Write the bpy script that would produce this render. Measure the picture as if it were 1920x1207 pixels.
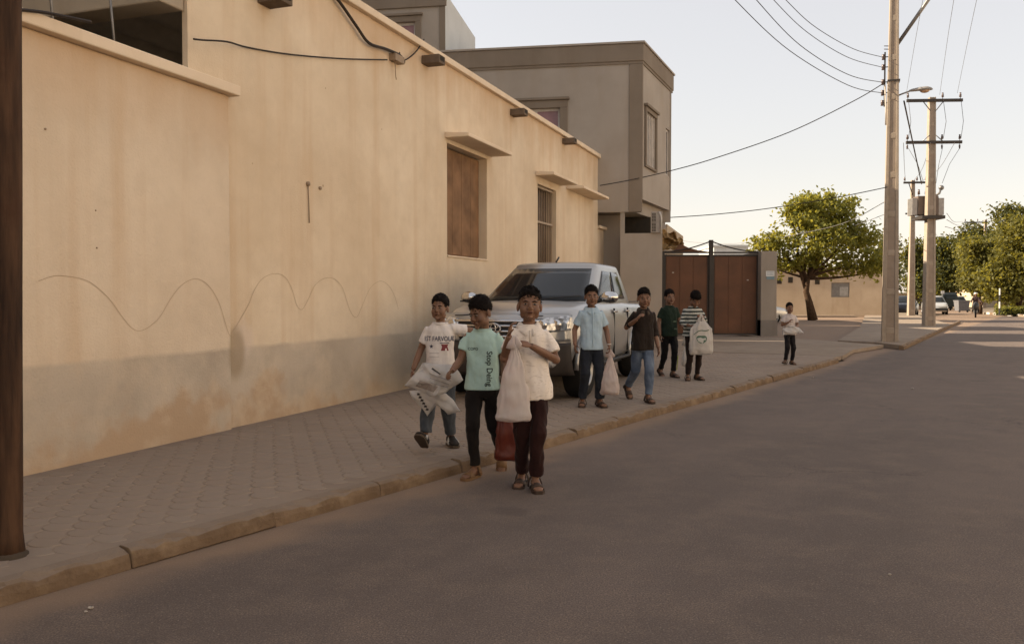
import bpy, bmesh, math, random
from mathutils import Vector, Matrix, noise
from mathutils.bvhtree import BVHTree
random.seed(11)
for o in list(bpy.data.objects): bpy.data.objects.remove(o)
scene = bpy.context.scene
COL = scene.collection
R = math.radians
# ------------------------------------------------------------------ camera
F = 1600.0 / 1920.0
CZ = 1.4
PITCH = math.atan(48.5 / 1600.0)
cam_d = bpy.data.cameras.new('camera'); cam = bpy.data.objects.new('camera', cam_d); COL.objects.link(cam)
cam_d.sensor_width = 36.0; cam_d.lens = 36.0 * F; cam_d.clip_start = 0.05; cam_d.clip_end = 3000
cam.location = (0, 0, CZ); cam.rotation_euler = (math.pi / 2 - PITCH, 0, 0)
scene.camera = cam
# ------------------------------------------------------------------ sky and sun
SUN_EL, SUN_AZ = 30.0, -79.0           # azimuth measured from +Y towards +X
SKY_STRENGTH, SUN_STRENGTH, EXPOSURE = 0.095, 5.0, 1.32
w = bpy.data.worlds.new('World'); scene.world = w; w.use_nodes = True
nt = w.node_tree; bg = nt.nodes['Background']
sky = nt.nodes.new('ShaderNodeTexSky'); sky.sky_type = 'NISHITA'; sky.sun_disc = False
sky.sun_elevation = R(SUN_EL); sky.sun_rotation = R(SUN_AZ); sky.altitude = 0
sky.air_density = 1.4; sky.dust_density = 0.45; sky.ozone_density = 1.0
hs = nt.nodes.new('ShaderNodeMixRGB'); hs.blend_type = 'MULTIPLY'; hs.inputs[0].default_value = 1.0
hs.inputs[2].default_value = (1.12, 1.0, 0.95, 1)          # warm white balance of the photograph
sat = nt.nodes.new('ShaderNodeHueSaturation'); sat.inputs['Saturation'].default_value = .62
nt.links.new(sky.outputs[0], sat.inputs['Color']); nt.links.new(sat.outputs[0], hs.inputs[1]); hz = nt.nodes.new('ShaderNodeMixRGB'); hz.inputs[0].default_value = .62; hz.inputs[2].default_value = (3.25, 3.12, 3.08, 1)   # dusty even haze veiling the whole sky
nt.links.new(hs.outputs[0], hz.inputs[1]); nt.links.new(hz.outputs[0], bg.inputs[0])
bg.inputs[1].default_value = SKY_STRENGTH
sl = bpy.data.lights.new('sun', 'SUN'); so = bpy.data.objects.new('sun', sl); COL.objects.link(so)
sl.energy = SUN_STRENGTH; sl.angle = R(0.55); sl.color = (1.0, 0.84, 0.63)
sd = Vector((math.sin(R(SUN_AZ)) * math.cos(R(SUN_EL)), math.cos(R(SUN_AZ)) * math.cos(R(SUN_EL)), math.sin(R(SUN_EL))))
so.rotation_euler = sd.to_track_quat('Z', 'Y').to_euler(); so.location = (-30, 10, 30)
vs = scene.view_settings
vs.view_transform = 'Standard'; vs.look = 'None'; vs.gamma = 1.0; vs.exposure = EXPOSURE; vs.use_curve_mapping = False
scene.render.engine = 'CYCLES'
scene.render.resolution_x = 1024; scene.render.resolution_y = 643

# ------------------------------------------------------------------ measuring helpers (photo pixel -> place)
_cp, _sp = math.cos(PITCH), math.sin(PITCH)
def ray(px, py):
    u = (px - 960) / 1600.0; v = (603.5 - py) / 1600.0
    return Vector((u, _cp + v * _sp, -_sp + v * _cp))
def P(px, py, Y):
    d = ray(px, py); return Vector((0, 0, CZ)) + d * (Y / d.y)
def G(px, py, z=0.0):
    d = ray(px, py); return Vector((0, 0, CZ)) + d * ((z - CZ) / d.z)

# ------------------------------------------------------------------ mesh helpers
class MB:
    def __init__(s): s.v = []; s.f = []
    def add(s, vs, fs):
        n = len(s.v); s.v += [Vector(p) for p in vs]; s.f += [tuple(i + n for i in q) for q in fs]; return s
    def box(s, x0, x1, y0, y1, z0, z1, M=None):
        vs = [Vector((x, y, z)) for z in (z0, z1) for y in (y0, y1) for x in (x0, x1)]
        if M is not None: vs = [M @ p for p in vs]
        return s.add(vs, [(0, 2, 3, 1), (4, 5, 7, 6), (0, 1, 5, 4), (2, 6, 7, 3), (0, 4, 6, 2), (1, 3, 7, 5)])
    def frus(s, c, w0, d0, w1, d1, z0, z1, M=None):
        vs = []
        for z, w_, d_ in ((z0, w0, d0), (z1, w1, d1)):
            vs += [Vector((c[0] + a * w_ / 2, c[1] + b * d_ / 2, z)) for a, b in ((-1, -1), (1, -1), (1, 1), (-1, 1))]
        if M is not None: vs = [M @ p for p in vs]
        return s.add(vs, [(3, 2, 1, 0), (4, 5, 6, 7), (0, 1, 5, 4), (1, 2, 6, 5), (2, 3, 7, 6), (3, 0, 4, 7)])
    def loft(s, rings, cap=True, closed=True):
        n = len(rings[0]); vs = [p for r_ in rings for p in r_]; fs = []
        m = n if closed else n - 1
        for i in range(len(rings) - 1):
            for j in range(m):
                k = (j + 1) % n
                fs.append((i * n + j, i * n + k, (i + 1) * n + k, (i + 1) * n + j))
        if cap and closed:
            fs.append(tuple(reversed(range(n)))); b = (len(rings) - 1) * n; fs.append(tuple(range(b, b + n)))
        return s.add(vs, fs)
    def tube(s, pts, r, n=8, flat=None, cap=True):
        pts = [Vector(p) for p in pts]; m = len(pts)
        rr = r if isinstance(r, (list, tuple)) else [r] * m
        t0 = (pts[1] - pts[0]).normalized()
        up = Vector((0, 0, 1)) if abs(t0.z) < .9 else Vector((0, 1, 0))
        a = t0.cross(up).normalized(); rings = []
        for i in range(m):
            t = (pts[min(i + 1, m - 1)] - pts[max(i - 1, 0)]).normalized()
            a = (a - t * a.dot(t)).normalized(); b = t.cross(a)
            rings.append([pts[i] + (a * math.cos(q) + b * math.sin(q) * (flat or 1)) * rr[i] for q in [2 * math.pi * j / n for j in range(n)]])
        return s.loft(rings, cap)
    def ell(s, c, r, M=None, nu=14, nv=9):
        c = Vector(c); vs = []; fs = []
        M3 = M.to_3x3() if M is not None else None
        for i in range(1, nv):
            th = math.pi * i / nv
            for j in range(nu):
                ph = 2 * math.pi * j / nu
                q = Vector((r[0] * math.sin(th) * math.cos(ph), r[1] * math.sin(th) * math.sin(ph), r[2] * math.cos(th)))
                vs.append(c + (M3 @ q if M3 else q))
        t = Vector((0, 0, r[2])); vs.append(c + (M3 @ t if M3 else t)); vs.append(c - (M3 @ t if M3 else t))
        T, B = len(vs) - 2, len(vs) - 1
        for i in range(nv - 2):
            for j in range(nu):
                k = (j + 1) % nu
                fs.append((i * nu + j, (i + 1) * nu + j, (i + 1) * nu + k, i * nu + k))
        for j in range(nu):
            k = (j + 1) % nu
            fs.append((T, j, k)); fs.append((B, (nv - 2) * nu + k, (nv - 2) * nu + j))
        return s.add(vs, fs)
    def lathe(s, prof, n=20, M=None):
        rings = []
        for r_, z in prof:
            ring = [Vector((r_ * math.cos(2 * math.pi * j / n), r_ * math.sin(2 * math.pi * j / n), z)) for j in range(n)]
            rings.append([M @ p for p in ring] if M is not None else ring)
        return s.loft(rings)
    def grid(s, fn, us, vs_, flip=False):
        vs = [fn(u, v) for v in vs_ for u in us]; n = len(us); fs = []
        for i in range(len(vs_) - 1):
            for j in range(n - 1):
                q = (i * n + j, i * n + j + 1, (i + 1) * n + j + 1, (i + 1) * n + j)
                fs.append(q[::-1] if flip else q)
        return s.add(vs, fs)
    def prism(s, poly, z0, z1):
        n = len(poly)
        vs = [Vector((p[0], p[1], z0)) for p in poly] + [Vector((p[0], p[1], z1)) for p in poly]
        return s.add(vs, [tuple(reversed(range(n))), tuple(range(n, 2 * n))] + [(i, (i + 1) % n, n + (i + 1) % n, n + i) for i in range(n)])
    def mesh(s, name, mat=None, smooth=False):
        me = bpy.data.meshes.new(name); me.from_pydata([tuple(p) for p in s.v], [], s.f)
        if mat is not None: me.materials.append(mat)
        if smooth: me.polygons.foreach_set('use_smooth', [True] * len(me.polygons))
        me.update(); return me
    def build(s, name, mat=None, parent=None, smooth=False, bevel=0.0, seg=2):
        return link(name, s.mesh(name, mat, smooth), parent, bevel, seg)
def link(name, me, parent=None, bevel=0.0, seg=2):
    o = bpy.data.objects.new(name, me); COL.objects.link(o)
    if parent is not None: o.parent = parent
    if bevel:
        b = o.modifiers.new('bevel', 'BEVEL'); b.width = bevel; b.segments = seg; b.limit_method = 'ANGLE'; b.angle_limit = R(40)
    return o
def tag(o, label=None, cat=None, group=None, kind=None):
    if label: o['label'] = label
    if cat: o['category'] = cat
    if group: o['group'] = group
    if kind: o['kind'] = kind
    return o
def thing(name, label, cat, loc=(0, 0, 0), rz=0.0, group=None):
    o = bpy.data.objects.new(name, None); COL.objects.link(o); o.location = loc; o.rotation_euler = (0, 0, rz)
    o.empty_display_size = .2
    return tag(o, label, cat, group)
def copy_tree(o, parent=None):
    c = o.copy(); COL.objects.link(c); c.parent = parent
    for ch in list(o.children): copy_tree(ch, c)
    return c
def evaluated(o):
    dg = bpy.context.evaluated_depsgraph_get(); dg.update()
    return bpy.data.meshes.new_from_object(o.evaluated_get(dg))
def frame(loc, rz): return Matrix.Translation(Vector(loc)) @ Matrix.Rotation(rz, 4, 'Z')

# ------------------------------------------------------------------ materials
def lin(r, g, b): return tuple(((c / 255) / 12.92 if c / 255 <= .04045 else ((c / 255 + .055) / 1.055) ** 2.4) for c in (r, g, b))
class NT:
    """tiny wrapper to write node trees compactly"""
    def __init__(s, name, rough=.8, spec=.3, metal=0.0):
        s.m = bpy.data.materials.new(name); s.m.use_nodes = True; s.t = s.m.node_tree; s.b = s.t.nodes['Principled BSDF']
        s.b.inputs['Roughness'].default_value = rough; s.b.inputs['Specular IOR Level'].default_value = spec; s.b.inputs['Metallic'].default_value = metal
        s.co = s.t.nodes.new('ShaderNodeTexCoord').outputs['Object']
    def n(s, typ, **kw):
        q = s.t.nodes.new(typ)
        for k, v in kw.items(): setattr(q, k, v)
        return q
    def l(s, a, b): s.t.links.new(a, b)
    def mapping(s, scale=(1, 1, 1), loc=(0, 0, 0), rot=(0, 0, 0)):
        q = s.n('ShaderNodeMapping'); q.inputs['Scale'].default_value = scale; q.inputs['Location'].default_value = loc; q.inputs['Rotation'].default_value = rot
        s.l(s.co, q.inputs['Vector']); return q.outputs[0]
    def noise(s, scale, detail=4, rough=.55, vec=None, out='Fac'):
        q = s.n('ShaderNodeTexNoise'); q.inputs['Scale'].default_value = scale; q.inputs['Detail'].default_value = detail; q.inputs['Roughness'].default_value = rough
        s.l(vec if vec is not None else s.co, q.inputs['Vector']); return q.outputs[out]
    def ramp(s, fac, lo, hi, a=0.0, b=1.0, smooth=False):
        q = s.n('ShaderNodeMapRange'); q.inputs['From Min'].default_value = lo; q.inputs['From Max'].default_value = hi
        q.inputs['To Min'].default_value = a; q.inputs['To Max'].default_value = b; q.clamp = True
        if smooth: q.interpolation_type = 'SMOOTHSTEP'
        s.l(fac, q.inputs['Value']); return q.outputs[0]
    def math(s, op, a, b=None):
        q = s.n('ShaderNodeMath', operation=op)
        for i, x in enumerate((a, b)):
            if x is None: continue
            if isinstance(x, (int, float)): q.inputs[i].default_value = x
            else: s.l(x, q.inputs[i])
        return q.outputs[0]
    def mix(s, fac, a, b, mode='MIX'):
        q = s.n('ShaderNodeMixRGB', blend_type=mode)
        for i, x in enumerate((fac, a, b)):
            if isinstance(x, (int, float)): q.inputs[i].default_value = x
            elif isinstance(x, tuple): q.inputs[i].default_value = (*x[:3], 1)
            else: s.l(x, q.inputs[i])
        return q.outputs[0]
    def sep(s, vec=None):
        q = s.n('ShaderNodeSeparateXYZ'); s.l(vec if vec is not None else s.co, q.inputs[0]); return q.outputs
    def color(s, c):
        if isinstance(c, tuple): s.b.inputs['Base Color'].default_value = (*c[:3], 1)
        else: s.l(c, s.b.inputs['Base Color'])
    def bump(s, h, strength=.3, dist=.02):
        q = s.n('ShaderNodeBump'); q.inputs['Strength'].default_value = strength; q.inputs['Distance'].default_value = dist
        s.l(h, q.inputs['Height']); s.l(q.outputs[0], s.b.inputs['Normal'])
def simple(name, c, rough=.7, spec=.3, metal=0.0, var=.25, scale=6.0, bump=0.0, bscale=40.0, c2=None):
    t = NT(name, rough, spec, metal)
    d = c2 if c2 else tuple(x * (1 - var) for x in c)
    t.color(t.mix(t.ramp(t.noise(scale, 5), .3, .7), d, c))
    if bump: t.bump(t.noise(bscale, 4), bump, .01)
    return t.m
# ================================================================== MATERIALS OF THE SETTING
def m_plaster(name='beige_plaster', ca=(.60, .475, .335), cb=(.72, .60, .45), low=False):
    t = NT(name, .9, .15)
    x, y, z = t.sep()
    base = t.mix(t.ramp(t.noise(.55, 6, .62), .34, .66), ca, cb)
    base = t.mix(t.ramp(t.noise(3.1, 5, .65), .45, .75, 0, .30), base, tuple(x * .82 for x in ca))
    # rain streaks: noise stretched along z
    st = t.noise(2.2, 4, .6, t.mapping((1.6, 1.6, .10)))
    base = t.mix(t.ramp(st, .50, .75, 0, .5), base, (.54, .375, .23))
    # ochre weathering below the coping line
    stz = t.math('ADD', z, t.math('MULTIPLY', t.noise(1.6, 3, .6, t.mapping((1, 1, .2))), 1.5))
    zc = 1.55 if low else 0
    base = t.mix(t.ramp(stz, 5.0 - zc, 5.65 - zc, 0, .5), base, (.47, .285, .145))
    # painted dado with a ragged upper edge, dirt rising from the ground
    e = t.math('ADD', z, t.math('MULTIPLY', t.noise(2.4, 3), .05))
    dd = t.mix(t.ramp(t.noise(1.3, 4), .35, .65), (.40, .335, .265), (.51, .435, .35))
    e2 = t.math('SUBTRACT', z, t.math('MULTIPLY', t.ramp(t.noise(1.1, 4, .6), .38, .72), .75))
    dd = t.mix(t.ramp(e2, -.16, .20, .85, 0, True), dd, (.43, .30, .19))
    fade = t.ramp(x, 4.0, 8.0, 0, .72)
    dd = t.mix(fade, dd, base)
    brk = t.math('MULTIPLY', t.ramp(e, .890, .930, 1, 0), t.ramp(t.noise(1.9, 5, .65), .28, .52, .45, .95))
    base = t.mix(brk, base, dd)
    # pale lime patch where the line of the old tap was filled
    pv = t.n('ShaderNodeVectorMath', operation='DISTANCE'); t.l(t.mapping((1, 0, .75)), pv.inputs[0]); pv.inputs[1].default_value = (PATCH_S, 0, .95 * .75)
    pd = t.math('ADD', pv.outputs['Value'], t.math('MULTIPLY', t.noise(5, 2), .14))
    base = t.mix(t.ramp(pd, .16, .27, .55, 0, True), base, (.62, .52, .44))
    pv2 = t.n('ShaderNodeVectorMath', operation='DISTANCE'); t.l(t.mapping((1, 0, .6)), pv2.inputs[0]); pv2.inputs[1].default_value = (PATCH_S - .12, 0, .84 * .6)
    base = t.mix(t.ramp(pv2.outputs['Value'], .10, .20, .75, 0, True), base, (.33, .255, .17))
    # pock marks
    vo = t.n('ShaderNodeTexVoronoi'); vo.inputs['Scale'].default_value = 1.7; t.l(t.co, vo.inputs['Vector'])
    base = t.mix(t.ramp(vo.outputs['Distance'], .018, .03, .6, 0), base, (.22, .13, .07))
    t.color(base)
    t.bump(t.math('ADD', t.noise(55, 4), t.math('MULTIPLY', t.noise(5, 3), 1.5)), .45, .010)
    return t.m
def m_cement(name='grey_cement_render', c=(.31, .268, .225), c2=(.38, .33, .28), warm=(.31, .255, .20)):
    t = NT(name, .92, .15)
    b = t.mix(t.ramp(t.noise(.8, 5, .6), .3, .7), c, c2)
    b = t.mix(t.ramp(t.noise(1.5, 4, .6, t.mapping((1.3, 1.3, .22))), .5, .75, 0, .6), b, warm)
    t.color(b); t.bump(t.noise(70, 4), .25, .006); return t.m
def m_asphalt():
    t = NT('asphalt', .88, .22)
    b = t.mix(t.ramp(t.noise(.35, 5, .6), .3, .7), (0.152, 0.116, 0.098), (0.191, 0.145, 0.123))
    mp = t.n('ShaderNodeMapping'); mp.inputs['Scale'].default_value = (1, .12, 1); t.l(t.mapping(rot=(0, 0, R(33))), mp.inputs['Vector'])
    b = t.mix(t.ramp(t.noise(.75, 5, .6, mp.outputs[0]), .46, .66, 0, .75), b, (0.119, 0.092, 0.080))
    b = t.mix(t.ramp(t.noise(2.3, 6, .7), .46, .66, 0, .6), b, (0.234, 0.174, 0.136))
    b = t.mix(t.ramp(t.noise(.9, 6, .7), .50, .64, 0, .45), b, (0.116, 0.088, 0.075))
    b = t.mix(t.ramp(t.noise(28, 5, .7), .52, .72, 0, .4), b, (0.242, 0.187, 0.152))
    b = t.mix(t.ramp(t.noise(120, 3), .36, .60, 0, .75), b, (0.071, 0.058, 0.050))
    b = t.mix(t.ramp(t.noise(85, 3), .60, .72, 0, .42), b, (0.382, 0.314, 0.272))
    vc = t.n('ShaderNodeTexVoronoi', feature='DISTANCE_TO_EDGE'); vc.inputs['Scale'].default_value = .38
    wv = t.n('ShaderNodeVectorMath', operation='ADD'); t.l(t.co, wv.inputs[0]); t.l(t.noise(1.4, 5, .7, None, 'Color'), wv.inputs[1]); t.l(wv.outputs[0], vc.inputs['Vector'])
    crk = t.math('MULTIPLY', t.ramp(vc.outputs['Distance'], .002, .006, 1, 0), t.ramp(t.noise(.5, 3), .48, .6))
    b = t.mix(t.math('MULTIPLY', crk, .6), b, (0.059, 0.048, 0.042))
    # sand swept against the kerb
    q = t.n('ShaderNodeVectorMath', operation='DOT_PRODUCT'); t.l(t.co, q.inputs[0]); q.inputs[1].default_value = (*KN, 0)
    d = t.math('SUBTRACT', q.outputs['Value'], KD)
    d = t.math('ADD', d, t.math('MULTIPLY', t.math('SUBTRACT', t.noise(1.7, 5), .5), .55))
    b = t.mix(t.ramp(d, .05, .42, .55, 0, True), b, (0.290, 0.194, 0.125))
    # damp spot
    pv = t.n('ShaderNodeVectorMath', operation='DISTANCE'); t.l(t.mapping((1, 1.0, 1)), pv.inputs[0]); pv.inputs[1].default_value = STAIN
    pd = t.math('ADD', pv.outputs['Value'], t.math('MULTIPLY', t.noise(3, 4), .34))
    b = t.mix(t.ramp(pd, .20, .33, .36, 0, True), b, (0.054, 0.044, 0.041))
    t.color(b)
    t.bump(t.math('ADD', t.noise(190, 3), t.math('MULTIPLY', t.noise(30, 3), .6)), .5, .006)
    return t.m
def m_dust(name, c1, c2, c3, s=1.0):
    t = NT(name, .95, .1)
    b = t.mix(t.ramp(t.noise(.6 * s, 5, .6), .3, .7), c1, c2)
    b = t.mix(t.ramp(t.noise(3.5 * s, 5, .65), .45, .7, 0, .6), b, c3)
    t.color(b); t.bump(t.noise(90, 5), .4, .006); return t.m

# ================================================================== MEASURED LINES OF THE PLACE
SW = .102                                             # height of the pavement above the road
VW = Vector((.3625, 1, 0)).normalized()               # direction of the house wall
W0 = G(40, 889, SW); W0.z = 0
WRZ = math.atan2(VW.y, VW.x)
WN = Vector((VW.y, -VW.x, 0))                         # outward normal of the wall
def W(px, py):
    """photo pixel on the wall face -> (distance along the wall, height)"""
    d = ray(px, py); o = Vector((0, 0, CZ)) - W0
    t_ = -o.dot(WN) / d.dot(WN); p = o + d * t_
    return p.dot(VW), p.z
K0 = G(0, 1097, SW); K1 = G(1588, 667, SW)
KV = (K1 - K0).normalized(); KN = (KV.y, -KV.x)       # along the kerb, towards the road
KD = K0.x * KN[0] + K0.y * KN[1]
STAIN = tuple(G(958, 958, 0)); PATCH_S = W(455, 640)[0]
M_PLASTER = m_plaster(); M_PLASTER_LOW = m_plaster('pinkish_low_wall_plaster', (.60, .485, .36), (.71, .595, .46), True); M_CEMENT = m_cement(); M_CEMENT2 = m_cement('darker_cement_band', (.19, .152, .116), (.235, .192, .15), (.185, .142, .103))
M_WHITEWALL = m_cement('whitewashed_render', (.50, .50, .48), (.60, .60, .58), (.42, .41, .38))
M_GROUND = m_dust('dusty_ground', (.17, .135, .10), (.22, .175, .13), (.26, .21, .15))
M_BED = m_dust('sand_bedding', (0.215, 0.167, 0.132), (0.259, 0.206, 0.163), (0.275, 0.218, 0.165), 2)
M_CONC = m_dust('worn_concrete', (.235, .185, .142), (.29, .235, .185), (.20, .155, .118))
def m_kerb():
    t = NT('kerb_stone', .95, .1)
    oi = t.n('ShaderNodeObjectInfo'); add = t.n('ShaderNodeVectorMath', operation='ADD'); t.l(t.co, add.inputs[0])
    cx = t.n('ShaderNodeCombineXYZ'); t.l(t.math('MULTIPLY', oi.outputs['Random'], 40.0), cx.inputs[0]); t.l(cx.outputs[0], add.inputs[1]); v = add.outputs[0]
    b = t.mix(t.ramp(t.noise(2.2, 5, .6, v), .3, .7), (.125, .085, .055), (.19, .133, .088))
    b = t.mix(t.ramp(t.noise(7, 5, .65, v), .48, .72, 0, .7), b, (.26, .19, .125))
    b = t.mix(t.ramp(t.noise(16, 4, .6, v), .55, .75, 0, .5), b, (.09, .062, .040))
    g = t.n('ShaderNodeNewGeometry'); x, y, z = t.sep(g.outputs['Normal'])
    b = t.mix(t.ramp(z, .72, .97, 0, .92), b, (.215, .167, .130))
    t.color(b); t.bump(t.math('ADD', t.noise(60, 5, .6, v), t.noise(14, 4, .6, v)), .6, .012); return t.m
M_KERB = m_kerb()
M_ASPH = m_asphalt()
def m_paver():
    t = NT('concrete_paver', .9, .18)
    oi = t.n('ShaderNodeObjectInfo')
    b = t.mix(t.ramp(t.noise(1.1, 5, .6), .3, .7), (0.226, 0.176, 0.139), (0.270, 0.215, 0.171))
    b = t.mix(t.ramp(t.noise(7, 4, .6), .5, .75, 0, .5), b, (.27, .21, .155))
    b = t.mix(t.math('MULTIPLY', oi.outputs['Random'], .16), b, (.28, .24, .20))
    t.color(b); t.bump(t.noise(120, 4), .35, .004); return t.m
M_PAVER = m_paver()
M_STEEL_DARK = simple('dark_painted_steel', (.035, .026, .02), .55, .4)
M_STEEL_GREY = simple('galvanised_steel', (.22, .21, .20), .45, .5, .6)
def m_rust():
    t = NT('rusty_steel_pole', .8, .2); b = t.mix(t.ramp(t.noise(14, 4, .6, t.mapping((1, 1, .10))), .35, .65), (.022, .012, .008), (.085, .045, .025))
    b = t.mix(t.ramp(t.noise(5, 5, .6), .5, .7, 0, .6), b, (.05, .022, .012)); t.color(b); t.bump(t.noise(40, 4, .6, t.mapping((1, 1, .15))), .5, .01); return t.m
M_RUST = m_rust()
M_DARK = simple('dark_interior', (.05, .042, .034), .9, .1)
M_WOODPANEL = None

# ================================================================== GROUND, ROAD, PAVEMENT
def sheet(name, poly, z, mat):
    m = MB(); m.add([Vector((p[0], p[1], z)) for p in poly], [tuple(range(len(poly)))])
    return tag(m.build(name, mat), kind='structure')
sheet('ground', [(-900, -200), (900, -200), (900, 1500), (-900, 1500)], -.02, M_GROUND)
kb = K0 - KV * 6
far_l = [G(1690, 656), G(1782, 613), Vector((31, 62, 0)), Vector((52, 120, 0)), Vector((75, 190, 0))]
far_r = [Vector((85, 190, 0)), Vector((60, 120, 0)), Vector((36.5, 66, 0)), Vector((32, 49, 0)), Vector((31.1, 36, 0)), Vector((17.5, 14.7, 0)), Vector((6.6, -2, 0))]
road_poly = [kb - Vector((KN[0], KN[1], 0)) * .03, K1 - Vector((KN[0], KN[1], 0)) * .03, K1 + Vector((-3.4, 7, 0))] + [Vector((5.9, 30, 0)), Vector((2, 52, 0)), Vector((-40, 60, 0)), Vector((-40, 66, 0)), Vector((31.2, 61.5, 0))] + far_l[3:] + far_r + [Vector((-4, -8, 0))]
sheet('road', [(p.x, p.y) for p in road_poly], 0.0, M_ASPH)

# pavement bed between wall and kerb
def wp(s, off=0): p = W0 + VW * s + WN * off; return Vector((p.x, p.y, 0))
pv_poly = [wp(-4), wp(17.6), G(1330, 660, SW), K1 - Vector((KN[0], KN[1], 0)) * .12, kb - Vector((KN[0], KN[1], 0)) * .12]
pave = MB().prism([(p.x, p.y) for p in pv_poly], .01, SW - .005).build('pavement', M_BED); tag(pave, kind='structure')
# forecourt in front of the gate and round the poles
fc = [wp(17.6, -.3), wp(24.5, -.3), Vector((4.2, 27.8, 0)), Vector((8.0, 27.6, 0)), Vector((8.3, 26.6, 0)), Vector((9.0, 25.6, 0)), G(1650, 646, .1) + Vector((.1, 0, 0)), G(1600, 655, .1), K1 - Vector((KN[0], KN[1], 0)) * .10 + KV * .04, G(1331, 659, SW)]
fco = MB().prism([(p.x, p.y) for p in fc], .012, SW - .006).build('forecourt', M_CONC); tag(fco, kind='structure')
# corner pavement carrying the two concrete poles, with its own kerb
cpave = [G(1640, 650, 0), G(1690, 656, 0), G(1782, 613, 0), Vector((27.5, 58, 0)), Vector((24, 58, 0)), Vector((14.5, 35.5, 0)), Vector((9.4, 24.6, 0))]
cp_ = MB().prism([(p.x, p.y) for p in cpave], .010, .125).build('corner_pavement', M_CONC); tag(cp_, kind='structure')
far_pave = MB().prism([(-40, 60), (22.5, 56.0), (24, 60), (-40, 66)], -.005, .11).build('far_pavement', M_CONC); tag(far_pave, kind='structure')
# kerb stones along the pavement, one by one
kerb = thing('kerb', None, None, (kb.x, kb.y, 0), math.atan2(KV.y, KV.x)); tag(kerb, kind='structure')
kl = (K1 - kb).length; ks = .95; nks = int(kl / ks)
rk = random.Random(4)
def kstone(L):
    m = MB(); h = SW + .002; w_ = .13
    prof = [(-a, b) for a, b in [(-w_ / 2, .0), (w_ / 2, .0), (w_ / 2 - .004, .05), (w_ / 2 - .014, h - .018), (w_ / 2 - .038, h - .003), (-w_ / 2 + .02, h), (-w_ / 2, h - .01)]][::-1]
    xs = [L * q / 14 for q in range(15)]; rings = []
    for x in xs:
        j = rk.uniform(-.006, .006); c = rk.choice([0, 0, .006, .012, .024])
        rings.append([Vector((x, y + (j if i in (2, 3, 4) else 0) + (c if i == 2 else 0), z - (c * .7 if i in (2, 3) else 0))) for i, (y, z) in enumerate(prof)])
    return m.loft(rings).mesh('kerb_stone', M_KERB)
kms = [kstone(ks - .003) for _ in range(7)]
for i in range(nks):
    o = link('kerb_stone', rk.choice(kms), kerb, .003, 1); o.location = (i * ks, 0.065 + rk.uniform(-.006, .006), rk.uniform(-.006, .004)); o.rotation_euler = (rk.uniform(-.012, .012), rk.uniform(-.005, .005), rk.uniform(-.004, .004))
ck = thing('corner_kerb', None, None, (0, 0, 0)); tag(ck, kind='structure')
ca, cb_ = G(1690, 656), G(1782, 613); cd = (cb_ - ca); cn = int(cd.length / 1.0); crz = math.atan2(cd.y, cd.x)
for i in range(cn + 9):
    p = ca + cd.normalized() * i * 1.0
    if i > cn + 6: break
    o = link('kerb_stone', kms[i % 7], ck, .006, 1); o.location = p; o.rotation_euler = (0, 0, crz); o.scale = (1.04, 1, 1.1)
# fish scale pavers
def scale_tile(r, h=.018):
    pts = []
    for k in range(9): a = math.pi * k / 8; pts.append((r * math.cos(a), r * math.sin(a)))
    for k in range(1, 5): a = math.pi / 2 * k / 5; pts.append((-r + r * math.sin(a), -r + r * math.cos(a)))
    pts.append((0, -r))
    for k in range(1, 5): a = math.pi / 2 * k / 5; pts.append((r - r * math.cos(a), -r + r * math.sin(a)))
    g = .955
    m = MB(); n = len(pts)
    ring = [[Vector((x * g, y * g, -.012)) for x, y in pts], [Vector((x * g, y * g, h - .005)) for x, y in pts], [Vector((x * g * .955, y * g * .955, h)) for x, y in pts]]
    m.loft(ring); return m
def inside(p, poly):
    c = False; j = len(poly) - 1
    for i in range(len(poly)):
        a, b = poly[i], poly[j]
        if (a.y > p.y) != (b.y > p.y) and p.x < (b.x - a.x) * (p.y - a.y) / (b.y - a.y) + a.x: c = not c
        j = i
    return c
TR = .112; trz = R(33 + 180 - 62); U = Vector((math.cos(trz), math.sin(trz), 0)); V = Vector((-math.sin(trz), math.cos(trz), 0))
tile_poly = [wp(-3, .07), wp(17.6, .07), G(1330, 660, SW), K1 - Vector((KN[0], KN[1], 0)) * .18, kb - Vector((KN[0], KN[1], 0)) * .18]
tiles = []; rt = random.Random(8)
ctr = Vector((0, 8, 0))
for i in range(-130, 131):
    for j in range(-110, 111):
        p = ctr + U * (2 * TR * i + (TR if j % 2 else 0)) + V * (TR * j)
        if p.y > 2.2 and p.x > -p.y * .66 - .3 and p.x < p.y * .66 + .3 and inside(p, tile_poly) and all(inside(p + q, tile_poly) for q in (U * TR * .9, -U * TR * .9, V * TR * .9, -V * TR * .9)):
            tiles.append(p)
tiles.sort(key=lambda p: p.length)
tmesh = scale_tile(TR).mesh('paver', M_PAVER); rest = MB(); tmb = scale_tile(TR)
for k, p in enumerate(tiles):
    dz = rt.uniform(-.0015, .002); ro = (rt.uniform(-.012, .012), rt.uniform(-.012, .012), trz + rt.uniform(-.02, .02))
    if k < 300:
        o = link('paver', tmesh, pave); o.location = (p.x, p.y, SW - .0195 + dz); o.rotation_euler = ro
    else:
        M = Matrix.Translation((p.x, p.y, SW - .0198 + dz)) @ Matrix.Rotation(ro[2], 4, 'Z') @ Matrix.Rotation(ro[0], 4, 'X')
        rest.add([M @ q for q in tmb.v], tmb.f)
o = rest.build('paver_field', M_PAVER, pave); tag(o, kind='stuff')
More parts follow.
